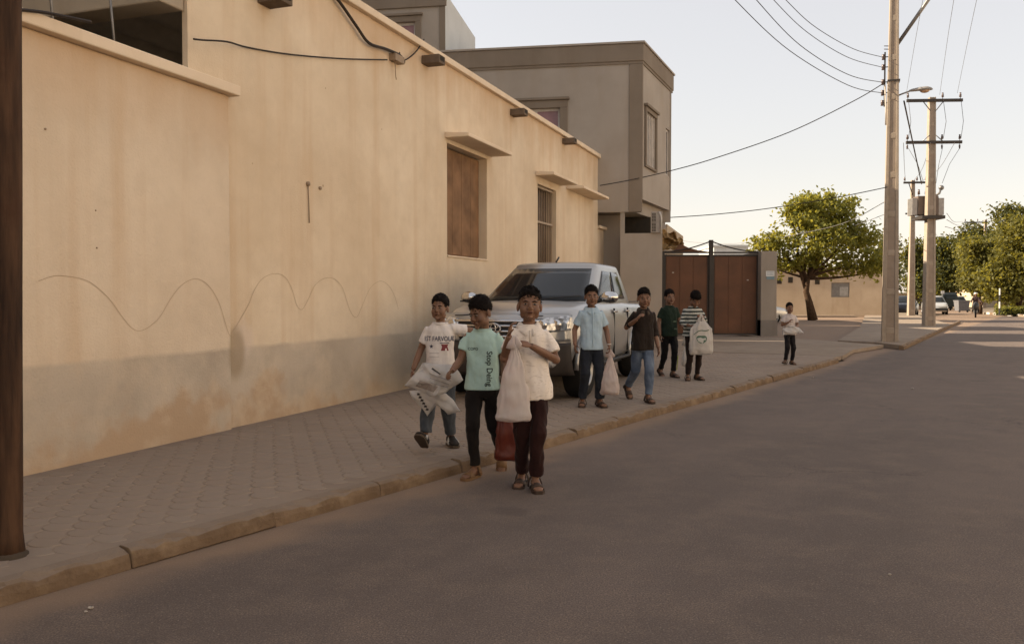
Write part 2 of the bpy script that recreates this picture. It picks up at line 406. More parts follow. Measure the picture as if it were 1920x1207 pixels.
# litter on the road
rl = random.Random(3)
M_PAPER = simple('litter_paper', (.45, .40, .34), .9)
for (px, py, sz, lab) in ((170, 1140, .013, 'crumpled white paper scrap on the asphalt near the lower left kerb'), (161, 1147, .009, 'tiny white scrap on the asphalt beside a larger paper scrap'), (1524, 708, .022, 'white scrap lying in the road below the far kerb end'), (1711, 729, .026, 'small crumpled wrapper lying alone in the middle of the road'), (1668, 1077, .009, 'pale flake of litter on the near road, lower right')):
    m = MB().ell((0, 0, sz * .35), (sz, sz * .7, sz * .4), None, 9, 6)
    m.v = [p * rl.uniform(.7, 1.2) for p in m.v]
    o = m.build('litter', M_PAPER); o.location = G(px, py, .003); o.rotation_euler.z = rl.uniform(0, 6); tag(o, lab, 'litter', 'litter on the road')

# ================================================================== THE BEIGE HOUSE ALONG THE PAVEMENT
house = thing('beige_house', 'long beige plastered house wall with coping, shuttered windows and drain spouts', 'house', W0, WRZ)
def wall_holes(m, xs0, xs1, z0, z1, holes, th, y0=0.0):
    xs = sorted(set([xs0, xs1] + [h[0] for h in holes] + [h[1] for h in holes])); zs = sorted(set([z0, z1] + [h[2] for h in holes] + [h[3] for h in holes]))
    def hole(x, z): return any(h[0] < x < h[1] and h[2] < z < h[3] for h in holes)
    for i in range(len(xs) - 1):
        for j in range(len(zs) - 1):
            a, b, c, d = xs[i], xs[i + 1], zs[j], zs[j + 1]
            if hole((a + b) / 2, (c + d) / 2): continue
            m.add([(a, y0, c), (b, y0, c), (b, y0, d), (a, y0, d)], [(0, 1, 2, 3)])
            m.add([(a, y0 + th, c), (b, y0 + th, c), (b, y0 + th, d), (a, y0 + th, d)], [(3, 2, 1, 0)])
            for (cx, cz, q) in ((a, None, 0), (b, None, 1), (None, c, 2), (None, d, 3)):
                e = 1e-3
                nx = (a - e if q == 0 else b + e) if cx is not None else (a + b) / 2
                nz = (c - e if q == 2 else d + e) if cz is not None else (c + d) / 2
                if hole(nx, nz) or nx < xs0 or nx > xs1 or nz < z0 or nz > z1:
                    if q == 0: vs = [(a, y0, c), (a, y0, d), (a, y0 + th, d), (a, y0 + th, c)]
                    elif q == 1: vs = [(b, y0, c), (b, y0 + th, c), (b, y0 + th, d), (b, y0, d)]
                    elif q == 2: vs = [(a, y0, c), (a, y0 + th, c), (b, y0 + th, c), (b, y0, c)]
                    else: vs = [(a, y0, d), (b, y0, d), (b, y0 + th, d), (a, y0 + th, d)]
                    m.add(vs, [(0, 1, 2, 3)])
    return m
sT = W(352, 100)[0]; sE = W(1121, 330)[0]; sL = W(1146, 460)[0]; sLow = W(421, 200)[0]
zT = W(1000, 213)[1]; zLow = W(240, 100)[1]; zEnd = W(1130, 425)[1]
w1a, w1t = W(838, 268); w1b, w1lo = W(913, 486); w1t = W(880, 285)[1] + .0
w2a = W(1008, 350)[0]; w2b = W(1043, 350)[0]; w2t = W(1010, 345)[1]; w2lo = 2.02
M_COPE = m_cement('plaster_coping', (.64, .51, .37), (.74, .61, .46), (.58, .45, .31))
m = MB(); wall_holes(m, sT, sE, 0, zT - .10, [(w1a, w1b, w1lo, w1t), (w2a, w2b, w2lo, w2t)], .30)
for v in m.v:
    if v.x < sT + .01 and v.y > .2: v.y = .06; v.x = sT
m.build('tall_wall', M_PLASTER, house)
m = MB().box(-4, sLow, -.05, .22, 0, zLow - .09); m.build('low_wall', M_PLASTER_LOW, house, bevel=.012)
m = MB().box(sE + .003, sL, .03, .33, 0, zEnd - .08); m.build('end_wall', M_PLASTER, house, bevel=.01)
# copings
MB().box(-4, sLow + .07, -.14, .24, zLow - .088, zLow + .012).build('coping', M_COPE, house, bevel=.012)
MB().box(sT - .02, sE + .05, -.075, .34, zT - .098, zT).build('coping', M_COPE, house, bevel=.012)
MB().box(sE + .052, sL + .07, -.06, .37, zEnd - .078, zEnd).build('coping', M_COPE, house, bevel=.012)
# side return of the house at the far end, and roof slab behind the parapet
MB().box(sE - .3, sE - .003, .303, 7.2, 0, zT - .101).build('gable_wall', M_PLASTER, house)
MB().box(sT + 5.2, sE - .303, .303, 7.2, 4.0, 4.25).build('roof_slab', M_CEMENT, house)
# window shutter panel 1 (rusty brown sheet boards)
M_SHUT = simple('brown_board', (.26, .145, .075), .75, .2, 0, .45, 3.0, .3, 30)
win1 = MB().box(w1a + .12, w1b - .02, .16, .20, w1lo + .02, w1t - .02).build('window_shutter', M_SHUT, house)
nb = 4
for i in range(nb):
    a = w1a + .13 + (w1b - w1a - .16) * i / nb; b = w1a + .13 + (w1b - w1a - .16) * (i + 1) / nb - .008
    MB().box(a, b, .138, .159, w1lo + .03, w1t - .03).build('board', M_SHUT, win1, bevel=.003)
M_FRAME = simple('painted_window_frame', (.42, .33, .24), .6)
MB().box(w1a + .02, w1a + .10, .09, .22, w1lo + .03, w1t - .06).build('window_jamb', M_FRAME, house, bevel=.005)
MB().box(w1a - .0, w1b, -.02, .12, w1lo - .03, w1lo - .002).build('window_sill', M_COPE, house, bevel=.005)
# window 2 with bars
win2 = MB().box(w2a, w2b, .22, .26, w2lo, w2t).build('window_pane', simple('dim_glass', (.09, .07, .055), .25, .5), house)
M_BAR = simple('window_bar_paint', (.30, .21, .14), .6)
for i in range(11):
    x = w2a + (w2b - w2a) * (i + .5) / 11
    MB().tube([(x, .10, w2lo), (x, .10, w2t)], .011, 6).build('window_bar', M_BAR, house, True)
for zz in (w2lo + .42 * (w2t - w2lo) + .22, w2lo + .03, w2t - .03):
    MB().box(w2a, w2b, .07, .13, zz - .02, zz + .02).build('window_rail', M_FRAME, house)
# canopies
def canopy(px0, px1, zt, out=.40, th=.09):
    a = W(px0, 300)[0]; b = W(px1, 300)[0]
    MB().add([(a, .002, zt), (b, .002, zt), (b, -out, zt - .03), (a, -out, zt - .03), (a, .002, zt - th), (b, .002, zt - th), (b, -out, zt - th), (a, -out, zt - th)],
             [(0, 3, 2, 1), (4, 5, 6, 7), (0, 4, 7, 3), (1, 2, 6, 5), (3, 7, 6, 2), (0, 1, 5, 4)]).build('canopy', M_COPE, house, bevel=.012)
canopy(834, 921, W(838, 249)[1]); canopy(1004, 1051, W(1005, 321)[1]); canopy(1062, 1112, W(1062, 347)[1], .42)
# drain spouts
M_SPOUT = simple('spout_mortar', (.17, .125, .09), .9, .1, 0, .3, 10, .3)
for px, py in ((482, -8), (790, 110), (956, 209), (1054, 263)):
    s, z = W(px, py); sp_ = MB().box(s, s + .22, -.28, -.001, z - .075, z + .045).build('drain_spout', M_SPOUT, house, bevel=.008)
    MB().box(s + .04, s + .18, -.284, -.2805, z - .035, z + .03).build('spout_mouth', M_DARK, sp_)
# carport behind the low wall
M_SHEET = simple('corrugated_roof_sheet', (.50, .46, .39), .6, .3, .0)
M_BEAM = m_cement('carport_beam', (.33, .27, .20), (.40, .335, .255), (.25, .19, .13))
zb = W(345, 20)[1]
MB().box(sT - .32, sT - .02, .02, 6.5, zb, zb + .75).build('carport_beam', M_BEAM, house, bevel=.015)
m = MB()
def corr(x, y): return Vector((x, y, zb + .30 - .10 * (x - sT) + .07 * math.sin((y + .35 * x) * 2 * math.pi / .62)))
m.grid(corr, [sT - .01 + 5.0 * i / 20 for i in range(21)], [.31 + 5.6 * i / 160 for i in range(161)]); m.build('carport_roof', M_SHEET, house, True)
MB().box(sT - .3, sT + 5.0, 5.9, 6.0, 0, 2.2).build('carport_back_wall', M_BEAM, house)
MB().box(-4.5, sT - .33, 6.3, 6.5, 0, zb + .9).build('yard_back_wall', M_BEAM, house)
bl = Matrix.Translation(W0) @ Matrix.Rotation(WRZ, 4, 'Z'); bli = bl.inverted()
for px, z1 in ((142, .83), (255, .83)):
    s, z = W(px, 100)
    MB().tube([(s + .05, .26, zLow - .1), (s, .30, zLow + z1)], .011, 6).build('carport_rod', M_STEEL_GREY, house, True)
# drawn wavy line on the plaster
pts = [(62, 527), (85, 519), (103, 517), (140, 522), (165, 533), (195, 560), (217, 590), (235, 612), (250, 620), (268, 614), (290, 595), (305, 570), (322, 545), (338, 530), (355, 523), (372, 527), (390, 545), (405, 575), (414, 605), (424, 630), (438, 618), (452, 595), (466, 570), (476, 545), (492, 522), (515, 513), (535, 520), (548, 545), (556, 572), (566, 580), (578, 560), (590, 535), (608, 522), (626, 523), (642, 540), (655, 580), (668, 595), (680, 570), (694, 540), (712, 527), (728, 535), (740, 556), (748, 585)]
pp = [Vector((W(x, y)[0], 0, W(x, y)[1])) for x, y in pts]; fine = []
for i in range(len(pp) - 1):
    p0, p1, p2, p3 = pp[max(i - 1, 0)], pp[i], pp[i + 1], pp[min(i + 2, len(pp) - 1)]
    for k in range(4):
        t_ = k / 4; fine.append(.5 * ((2 * p1) + (p2 - p0) * t_ + (2 * p0 - 5 * p1 + 4 * p2 - p3) * t_ ** 2 + (3 * p1 - p0 - 3 * p2 + p3) * t_ ** 3))
m = MB(); md_ = [m]
for i in range(len(fine) - 1):
    a, b = fine[i], fine[i + 1]; t_ = (b - a); nn = Vector((-t_.z, 0, t_.x)).normalized() * .0022
    y = -.053 if a.x < sLow and b.x < sLow else -.003
    if y == -.003 and m is md_[0]: m = MB(); md_.append(m)
    m.add([(a - nn) + Vector((0, y, 0)), (a + nn) + Vector((0, y, 0)), (b + nn) + Vector((0, y, 0)), (b - nn) + Vector((0, y, 0))], [(0, 1, 2, 3)])
M_PENCIL = simple('pencil_line', (.50, .375, .26), .9, .1, 0, .4, 2)
for m in md_: m.build('drawn_line', M_PENCIL, house)
# small tap stubs and hooks on the wall
M_OLD = simple('old_metal', (.33, .24, .16), .7)
for px, py, r_ in ((576, 345, .026), (599, 353, .02), (170, 395, .006), (172, 465, .007), (75, 243, .008)):
    s, z = W(px, py); y0 = -.05 if s < sLow else 0
    MB().tube([(s, y0, z), (s, y0 - r_, z)], r_, 8).build('wall_stub', M_OLD, house, True)
s, z = W(576, 348); MB().tube([(s, -.012, z), (s + .01, -.014, z - .2), (s + .02, -.012, z - .42)], .006, 6).build('wall_rod', M_OLD, house, True)
# wire bracket and cables on the house
s, z = W(738, 112)
br = MB().box(s - .13, s + .13, -.10, -.001, z - .045, z + .05).build('wire_bracket', M_OLD, house, bevel=.006)
MB().tube([(s + .02, -.06, z + .05), (s + .04, -.07, z + .10), (s + .08, -.06, z + .05)], .008, 6).build('bracket_loop', M_STEEL_DARK, br, True)
MB().tube([(s - .05, -.05, z - .05), (s - .04, -.05, z - .22), (s - .02, -.05, z - .28)], .006, 6).build('bracket_hook', M_OLD, br, True)
def wallcable(name, pts, r_, lab, y=-.03):
    q = []
    for px, py in pts:
        s, z = W(px, py); q.append(Vector((s, y if s > sLow + .1 else -.16, z)))
    f_ = []
    for i in range(len(q) - 1):
        p0, p1, p2, p3 = q[max(i - 1, 0)], q[i], q[i + 1], q[min(i + 2, len(q) - 1)]
        for k in range(5):
            t_ = k / 5; f_.append(.5 * ((2 * p1) + (p2 - p0) * t_ + (2 * p0 - 5 * p1 + 4 * p2 - p3) * t_ ** 2 + (3 * p1 - p0 - 3 * p2 + p3) * t_ ** 3))
    f_.append(q[-1]); M = bl
    o = MB().tube([M @ p for p in f_], r_, 6).build(name, simple(name + '_rubber', (.03, .02, .014), .6)); tag(o, lab, 'cable', 'cables on the beige wall')
wallcable('wall_cable', [(-60, 18), (40, 27), (90, 36), (140, 46)], .013, 'short end of thin cable crossing the low wall coping beside the rusty pole')
wallcable('wall_cable', [(336, 77), (353, 79), (400, 82), (460, 90), (540, 103), (640, 111), (722, 113)], .009, 'thin sagging cable along the beige wall to the bracket')
wallcable('wall_cable', [(600, -25), (626, 2), (660, 50), (684, 82), (715, 93), (742, 105), (750, 118), (738, 114)], .020, 'thick black cable dropping from the roof to the wall bracket', -.06)
wallcable('wall_cable', [(740, 115), (755, 113), (772, 100), (784, 84), (789, 75)], .010, 'short cable rising from the wall bracket to the coping', -.05)
# ================================================================== GREY TWO STOREY BUILDING
C2 = P(1203, 240, 22.0); C2.z = 0
LF = Vector((-.986, .165, 0)).normalized(); RF = Vector((.425, 1, 0)).normalized()
Z0, Z1 = P(1200, 397, 22).z, P(1203, 78, 22).z
gb = thing('grey_building', 'grey cement two-storey building with corner pilaster and overhanging upper floor', 'building', C2, math.atan2(-LF.y, -LF.x))
# local frame: x to the right along the front face (so left is -x), y away from the viewer
gM = Matrix.Translation(C2) @ Matrix.Rotation(math.atan2(-LF.y, -LF.x), 4, 'Z'); gI = gM.inverted()
def gl(px, py, Y): return gI @ P(px, py, Y)
def gfront(px, py):
    o = gI @ Vector((0, 0, CZ)); d = (gI.to_3x3()) @ ray(px, py); t_ = -o.y / d.y; return o + d * t_
rdir = gI.to_3x3() @ RF                       # direction of the right-hand face in the local frame
RL = 3.45; BX = rdir.x * RL; BY = rdir.y * RL
foot = [(-6.2, 0), (0, 0), (BX, BY), (BX - 6.2, BY)]
def off(poly, d):                              # outward offset of this convex footprint
    c = Vector((sum(p[0] for p in poly) / 4, sum(p[1] for p in poly) / 4, 0)); out = []
    for i, p in enumerate(poly):
        a = Vector((*poly[i - 1], 0)); b = Vector((*p, 0)); e = Vector((*poly[(i + 1) % 4], 0))
        n1 = Vector(((b - a).y, -(b - a).x, 0)).normalized(); n2 = Vector(((e - b).y, -(e - b).x, 0)).normalized()
        k = d / (1 + n1.dot(n2)); q = b + (n1 + n2) * k; out.append((q.x, q.y))
    return out
# window openings: front window and two right-hand windows
fw0, fw1 = gfront(978, 203).x, gfront(1050, 203).x; fzt, fzb = gfront(1045, 203).z, gfront(1045, 300).z
m = MB(); wall_holes(m, -6.2, 0, Z0, Z1 - .5, [(fw0, fw1, fzb, fzt)], .22)
m.build('front_wall', M_CEMENT, gb)
rr = Matrix.Rotation(math.atan2(rdir.y, rdir.x), 4, 'Z')
m = MB(); wz0, wz1 = 4.82, 6.2
wall_holes(m, .001, RL, Z0 + .33, Z1 - .5, [(.38, 1.42, wz0, wz1), (2.75, 3.25, wz0 + .05, wz1)], .22)
m.v = [rr @ p for p in m.v]; m.build('side_wall', M_CEMENT, gb)
m = MB().prism(off(foot, -.26), Z0 + .02, Z0 + .34); m.build('floor_slab', M_CEMENT2, gb)
MB().prism(off([(-6.2, .3), (0 - .02, .26), (BX - .06, BY), (BX - 6.2, BY)], -.12), Z0 + .005, Z0 + .33).build('edge_beam', M_CEMENT, gb)
MB().prism(off(foot, -.34), Z1 - .58, Z1 - .501).build('roof_slab', M_CEMENT, gb)
MB().prism(off(foot, .055), Z1 - .499, Z1 - .05).build('parapet_band', M_CEMENT2, gb, bevel=.02)
MB().prism(off(foot, .03), Z1 - .56, Z1 - .5).build('parapet_ledge', M_CEMENT2, gb)
MB().prism(off(foot, .085), Z1 - .049, Z1).build('parapet_cap', M_CEMENT, gb)
MB().box(BX - 6.2, BX - .01, BY - .2, BY - .01, Z0, Z1 - .5).build('back_wall', M_CEMENT, gb)
MB().box(-.32, .02, -.022, -.001, Z0, Z1 - .562).build('corner_pilaster', M_CEMENT2, gb, bevel=.006)
m = MB().box(.0, .07, -.022, -.001, Z0 + .34, Z1 - .562); m.v = [rr @ p for p in m.v]; m.build('corner_pilaster', M_CEMENT2, gb)
M_WHITEFRAME = simple('white_window_frame', (.62, .56, .50), .5)
M_PINK = simple('pink_curtain_glass', (.30, .16, .17), .35, .5); M_CURT = simple('pale_curtain_glass', (.50, .42, .34), .4, .5)
def window(parent, x0, x1, z0, z1, y, M=None, bars=0, left=M_CURT, right=M_PINK, split=.38):
    def bx(*a):
        q = MB().box(*a)
        if M is not None: q.v = [M @ p for p in q.v]
        return q
    f_ = .06; fr = MB()
    for a in ((x0, x1, z1 - f_, z1), (x0, x1, z0, z0 + f_), (x0, x0 + f_, z0 + f_, z1 - f_), (x1 - f_, x1, z0 + f_, z1 - f_)):
        q = bx(a[0], a[1], y - .03, y + .03, a[2], a[3]); fr.add(q.v, q.f)
    o = fr.build('window_frame', M_WHITEFRAME, parent)
    xm = x0 + (x1 - x0) * split
    bx(x0 + f_, xm - .02, y - .008, y + .004, z0 + f_, z1 - f_).build('pane', left, o)
    bx(xm + .02, x1 - f_, y - .008, y + .004, z0 + f_, z1 - f_).build('pane', right, o)
    bx(xm - .02, xm + .02, y - .025, y + .02, z0 + f_, z1 - f_).build('mullion', M_WHITEFRAME, o)
    for k in range(bars):
        x = x0 + f_ + (x1 - x0 - 2 * f_) * (k + .5) / bars
        bx(x - .014, x + .014, y - .10, y - .075, z0 + .02, z1 - .02).build('bar', M_WHITEFRAME, o)
    return o
def surround(parent, x0, x1, z0, z1, M=None, wd=.2, top=True):
    m = MB()
    for a in ((x0 - wd, x1 + wd, z1 + .002, z1 + wd), (x0 - wd, x0 - .002, z0, z1), (x1 + .002, x1 + wd, z0, z1), (x0 - wd, x1 + wd, z0 - wd * .6, z0 - .002)):
        m.box(a[0], a[1], -.06, -.001, a[2], a[3])
    m.box(x0 - wd - .05, x1 + wd + .05, -.11, -.001, z1 + wd + .002, z1 + wd + .07)
    if M is not None: m.v = [M @ p for p in m.v]
    m.build('window_surround', M_CEMENT2, parent, bevel=.01)
window(gb, fw0, fw1, fzb, fzt, .10); surround(gb, fw0, fw1, fzb, fzt)
M_DGL = simple('dusk_glass', (.10, .085, .075), .2, .6)
window(gb, .38, 1.42, wz0, wz1, .08, rr, 5, M_DGL, M_CURT, .5); surround(gb, .38, 1.42, wz0, wz1, rr, .11)
window(gb, 2.75, 3.25, wz0 + .05, wz1, .08, rr, 0, M_DGL, M_DGL, .5)
# ground floor: wall flush below the front face, open slot below the slab, recessed return
gz = P(1200, 437, 22.0).z
xa, xb, xc, xd = [gfront(p, 437).x for p in (1163, 1171, 1220, 1242)]
m = MB(); wall_holes(m, xa, xd, .1, Z0 - .003, [(xb, xc, gz, Z0 - .001), (xc + .02, xd - .02, gz + .02, Z0 - .03)], .22, .04); m.build('ground_wall', M_CEMENT, gb)
MB().box(xa - 1.4, xa - .003, .75, .95, .1, Z0 - .003).build('recessed_wall', M_CEMENT, gb)
MB().box(xa, xd, 1.5, 1.6, .1, Z0 + .0).build('dark_room_wall', M_DARK, gb)
MB().box(xd - .22, xd, .27, 3.4, .1, gz).build('ground_side_wall', M_CEMENT, gb)
# air cooler housing in the slot
ac = thing('air_cooler', 'pale air cooler box with slatted grille under the grey building overhang', 'air cooler', gM @ Vector((xc, -.03, gz + .004)), gb.rotation_euler.z)
M_AC = simple('air_cooler_paint', (.36, .32, .28), .5); aw = xd - xc - .02; ah = Z0 - gz - .015
MB().box(.0, aw, .0, .45, 0, ah).build('cabinet', M_AC, ac, bevel=.008)
for c_ in range(2):
    for i in range(6):
        z = ah * (.06 + .47 * c_) + ah * .43 * i / 6
        for q in range(2): MB().box(.03 + q * .055, .075 + q * .055, -.008, -.0005, z, z + ah * .04).build('grille_slot', M_DARK, ac)
pp_ = thing('drain_pipe', 'white plastic drain pipe beside the air cooler', 'pipe', gM @ Vector((xd - .03, -.06, gz - .02)), gb.rotation_euler.z)
MB().tube([(0, 0, 0), (0, 0, ah * .75), (-.015, 0, ah * .88), (-.05, .02, ah + .02)], .02, 8).build('pipe', simple('white_pvc', (.6, .57, .52), .4), pp_, True)

# ================================================================== NEIGHBOUR HOUSE WITH WHITE SIDE WALL
UC = P(835, 60, 22.95); UC.z = 0
uz = P(835, -14, 22.95).z
uh = thing('upper_house', 'tall grey house with one whitewashed side wall above the beige coping', 'house', UC, math.atan2(-LF.y, -LF.x))
uM = Matrix.Translation(UC) @ Matrix.Rotation(math.atan2(-LF.y, -LF.x), 4, 'Z'); uI = uM.inverted()
def ufront(px, py):
    o = uI @ Vector((0, 0, CZ)); d = uI.to_3x3() @ ray(px, py); t_ = -o.y / d.y; return o + d * t_
ua, ub = ufront(722, 44).x, ufront(779, 44).x; uzt, uzb = ufront(760, 43).z, ufront(770, 130).z
m = MB(); wall_holes(m, -5, 0, .1, uz, [(ua, ub, uzb, uzt)], .2); m.build('front_wall', M_CEMENT, uh)
window(uh, ua, ub, uzb, uzt, .09); surround(uh, ua, ub, uzb, uzt, None, .16)
MB().box(-5, .04, -.06, -.001, ufront(800, 14).z, uz + .04).build('cornice', M_CEMENT2, uh, bevel=.01)
MB().box(-.16, .0, -.02, -.001, 3.5, ufront(800, 14).z - .004).build('corner_strip', M_CEMENT2, uh)
e1 = uI @ P(891, 71, 24.95); sdir = Vector((e1.x, e1.y, 0)); L_ = sdir.length; sdir.normalize()
zend = e1.z
m = MB(); q = [(0.002, .1), (L_, .1), (L_, zend), (.002, uz)]
vs_ = []
for dn in (0, .2):
    for t_, z in q: vs_.append(Vector((sdir.x * t_ - dn, sdir.y * t_ + .001, z)))
m.add(vs_, [(0, 1, 2, 3), (7, 6, 5, 4), (0, 4, 5, 1), (1, 5, 6, 2), (2, 6, 7, 3), (3, 7, 4, 0)]); m.build('white_side_wall', M_WHITEWALL, uh)
MB().box(-5, -.25, .22, 7, uz - 1.0, uz - .8).build('roof_slab', M_CEMENT, uh)

# ================================================================== UNSEEN BLOCKS ADDED BEHIND (sized to shade the street, gaps let sun streaks through)
def shade_block(lab, x0, x1, y0, y1, h):
    t = thing('shade_block', lab, 'house', (x0, y0, 0), 0, 'unseen blocks added to shade the street')
    MB().box(0, x1 - x0, 0, y1 - y0, -.01, h).build('walls', M_CEMENT, t)
    MB().box(-.1, x1 - x0 + .1, -.1, y1 - y0 + .1, h + .002, h + .25).build('parapet', M_CEMENT2, t, bevel=.02)
    for i in range(3): MB().box(x1 - x0 + .001, x1 - x0 + .03, (y1 - y0) * (.15 + .28 * i), (y1 - y0) * (.15 + .28 * i) + 1.0, h - 2.4, h - 1.1).build('window', M_DGL, t)
shade_block('tall unseen grey block added behind the carport to shade the street', -16, -8.3, -6, 17.7, 10.9)
shade_block('tall unseen grey block added behind the beige house roof to shade the street', -16, -6.2, 18.7, 24.2, 11.0)
shade_block('tall unseen grey block added behind the grey two-storey building to shade the road', -2.0, 4.6, 29.3, 34.4, 9.0)
shade_block('tall unseen block added far behind the grey building yard to shade the road', -3.0, 5.6, 38.0, 42.2, 9.6)
shade_block('low unseen block added between two tall shade blocks to let a sun streak through', -3.0, 4.9, 34.5, 37.9, 6.4)
shade_block('long low unseen block added along the side street to set the shadow edge', -4.0, 7.7, 43.0, 52.0, 6.3)

# unseen houses added across the street to bounce warm sun onto the wall (right of and behind the camera)
M_OPP = m_cement('sun_bounce_render', (.64, .56, .46), (.74, .66, .56), (.60, .51, .40))
so0 = -16.0
for i, (L_o, h_o) in enumerate(((11, 6.6), (10, 7.4), (12, 6.2), (9, 7.0), (11, 6.6), (10, 6.0), (12, 6.8))):
    pb0 = K0 + Vector((KN[0], KN[1], 0)) * 12.5 + KV * so0; so0 += L_o + .25
    t = thing('sun_bounce_house', ('first', 'second', 'third', 'fourth', 'fifth', 'sixth', 'seventh')[i] + ' unseen cream house in the row added across the street to bounce sunlight', 'house', (pb0.x, pb0.y, 0), math.atan2(KV.y, KV.x), 'unseen houses added to bounce sunlight')
    hs_ = [(1.2, 2.6, 1.0, 2.4), (L_o - 3.6, L_o - 1.6, 1.0, 2.4), (L_o / 2 - .6, L_o / 2 + .6, .02, 2.3), (1.4, 3.0, 4.0, 5.3), (L_o - 3.4, L_o - 1.8, 4.0, 5.3)]
    m = MB(); wall_holes(m, 0, L_o, 0, h_o, hs_, .25, -8.0 + 8.0); m.v = [Vector((p.x, -p.y, p.z)) for p in m.v]; m.build('front_wall', M_OPP, t)
    MB().box(.0, L_o, -8, -.26, -.01, h_o - .3).build('rear_block', M_OPP, t)
    MB().box(-.06, L_o + .06, -.3, .06, h_o + .002, h_o + .14).build('parapet', M_OPP, t)
# ================================================================== GATE
GA, GBp = G(1240, 629, SW), G(1424, 629, SW)
M_GATE = simple('rusty_brown_gate_sheet', (.160, .078, .046), .75, .2, 0, .5, 1.4, .25, 20, (.105, .056, .036))
gate = thing('steel_gate', 'rusty brown two-leaf steel gate with taller dark centre post', 'gate', GA, math.atan2(GBp.y - GA.y, GBp.x - GA.x))
gw = (GBp - GA).length; gh = P(1330, 475, GA.y).z - SW; gc = gw * (1332 - 1240) / 184
z0 = .03
for (a, b) in ((.09, gc - .07), (gc + .07, gw - .07)):
    lf = MB().box(a, b, .02, .04, z0, gh - .05).build('gate_leaf', M_GATE, gate)
    n_ = 3
    for i in range(n_):
        x0_, x1_ = a + .06 + (b - a - .12) * i / n_, a + .06 + (b - a - .12) * (i + 1) / n_ - .02
        MB().box(x0_, x1_, .008, .019, z0 + .08, gh - .13).build('sheet_panel', M_GATE, lf, bevel=.004)
    fr = MB()
    for q in ((a, b, z0, z0 + .05), (a, b, gh - .10, gh - .045)): fr.box(q[0], q[1], -.005, .019, q[2], q[3])
    for q in ((a, a + .045), (b - .045, b)): fr.box(q[0], q[1], -.005, .0185, z0 + .051, gh - .101)
    fr.build('leaf_frame', M_STEEL_DARK, lf)
MB().box(gc - .065, gc + .065, -.06, .06, 0, P(1332, 450, GA.y).z - SW).build('centre_post', M_STEEL_DARK, gate, bevel=.008)
MB().box(.0, .085, -.04, .05, 0, gh).build('side_post', M_STEEL_DARK, gate)
MB().box(gw - .065, gw - .004, -.04, .05, 0, gh).build('side_post', M_STEEL_DARK, gate)
MB().box(.0, gw, -.02, .05, gh + .001, gh + .05).build('top_rail', M_STEEL_DARK, gate)
zt = P(1332, 452, GA.y).z - SW
for s_ in (-1, 1):
    e = gw - gc if s_ > 0 else gc
    pts = [(gc + s_ * e * t_, 0, gh + .05 + (zt - gh - .05) * (1 - t_) ** 1.9) for t_ in [i / 10 for i in range(11)]]
    MB().tube(pts, .022, 6).build('curved_rod', M_STEEL_DARK, gate, True)
fl = [(gw * .12, gh + .052), (gc - .07, gh + .052), (gw * .36, gh + .11), (gw * .27, gh + .19), (gw * .2, gh + .30), (gw * .17, gh + .28)]
MB().add([Vector((x, .02, z)) for x, z in fl] + [Vector((x, .045, z)) for x, z in fl], [tuple(range(6)), tuple(reversed(range(6, 12)))] + [(i, (i + 1) % 6, 6 + (i + 1) % 6, 6 + i) for i in range(6)]).build('filler_plate', M_GATE, gate)
for px, py in ((1262, 511), (1402, 525)):
    q = P(px, py, GA.y); MB().box(q.x - GA.x - .03, q.x - GA.x + .03, -.006, .005, q.z - SW - .02, q.z - SW + .02).build('worn_sticker', M_PAPER, gate)
# gate pillar
PA = G(1426, 630, SW); PB = P(1455, 600, PA.y + .05)
gp = thing('gate_pillar', 'grey cement gate pillar with a small white address plate', 'pillar', (PA.x, PA.y, 0), gate.rotation_euler.z)
pw = PB.x - PA.x; pz = P(1440, 471, PA.y).z
MB().box(0, pw, 0, 3.2, .1, pz).build('shaft', m_cement('pillar_render', (.26, .225, .19), (.32, .28, .24), (.22, .18, .14)), gp, bevel=.01)
MB().box(-.0, pw + .03, -.02, 3.22, .1, P(1440, 600, PA.y).z).build('plinth', m_cement('pillar_plinth', (.18, .16, .145), (.22, .2, .18), (.16, .13, .11)), gp)
q0, q1 = P(1436, 518, PA.y), P(1452, 508, PA.y)
sp = MB().box(q0.x - PA.x, q1.x - PA.x, -.012, -.001, q0.z, q1.z).build('address_plate', simple('enamel_white', (.65, .66, .66), .4), gp)
MB().box(q0.x - PA.x + .02, q1.x - PA.x, -.010, -.001, q0.z - .10, q0.z - .006).build('blue_plate', simple('faded_blue', (.18, .27, .32), .5), gp)
for i in range(3): MB().box(q0.x - PA.x + .03, q1.x - PA.x - .03, -.0135, -.0125, q1.z - .05 - i * .04, q1.z - .035 - i * .04).build('plate_line', simple('plate_ink', (.2, .25, .3), .6), sp)
yb = thing('sun_block_wall', 'plain unseen grey wall added behind the grey building to block sun at the gate', 'wall', (3.72, 25.6, 0))  # unseen wall added to keep sun off the ground before the gate
MB().box(0, .2, 0, 3.6, 0, 3.2).build('wall', M_CEMENT, yb)
MB().box(-.04, .24, 0, 3.6, 3.202, 3.28).build('coping', M_CEMENT2, yb)
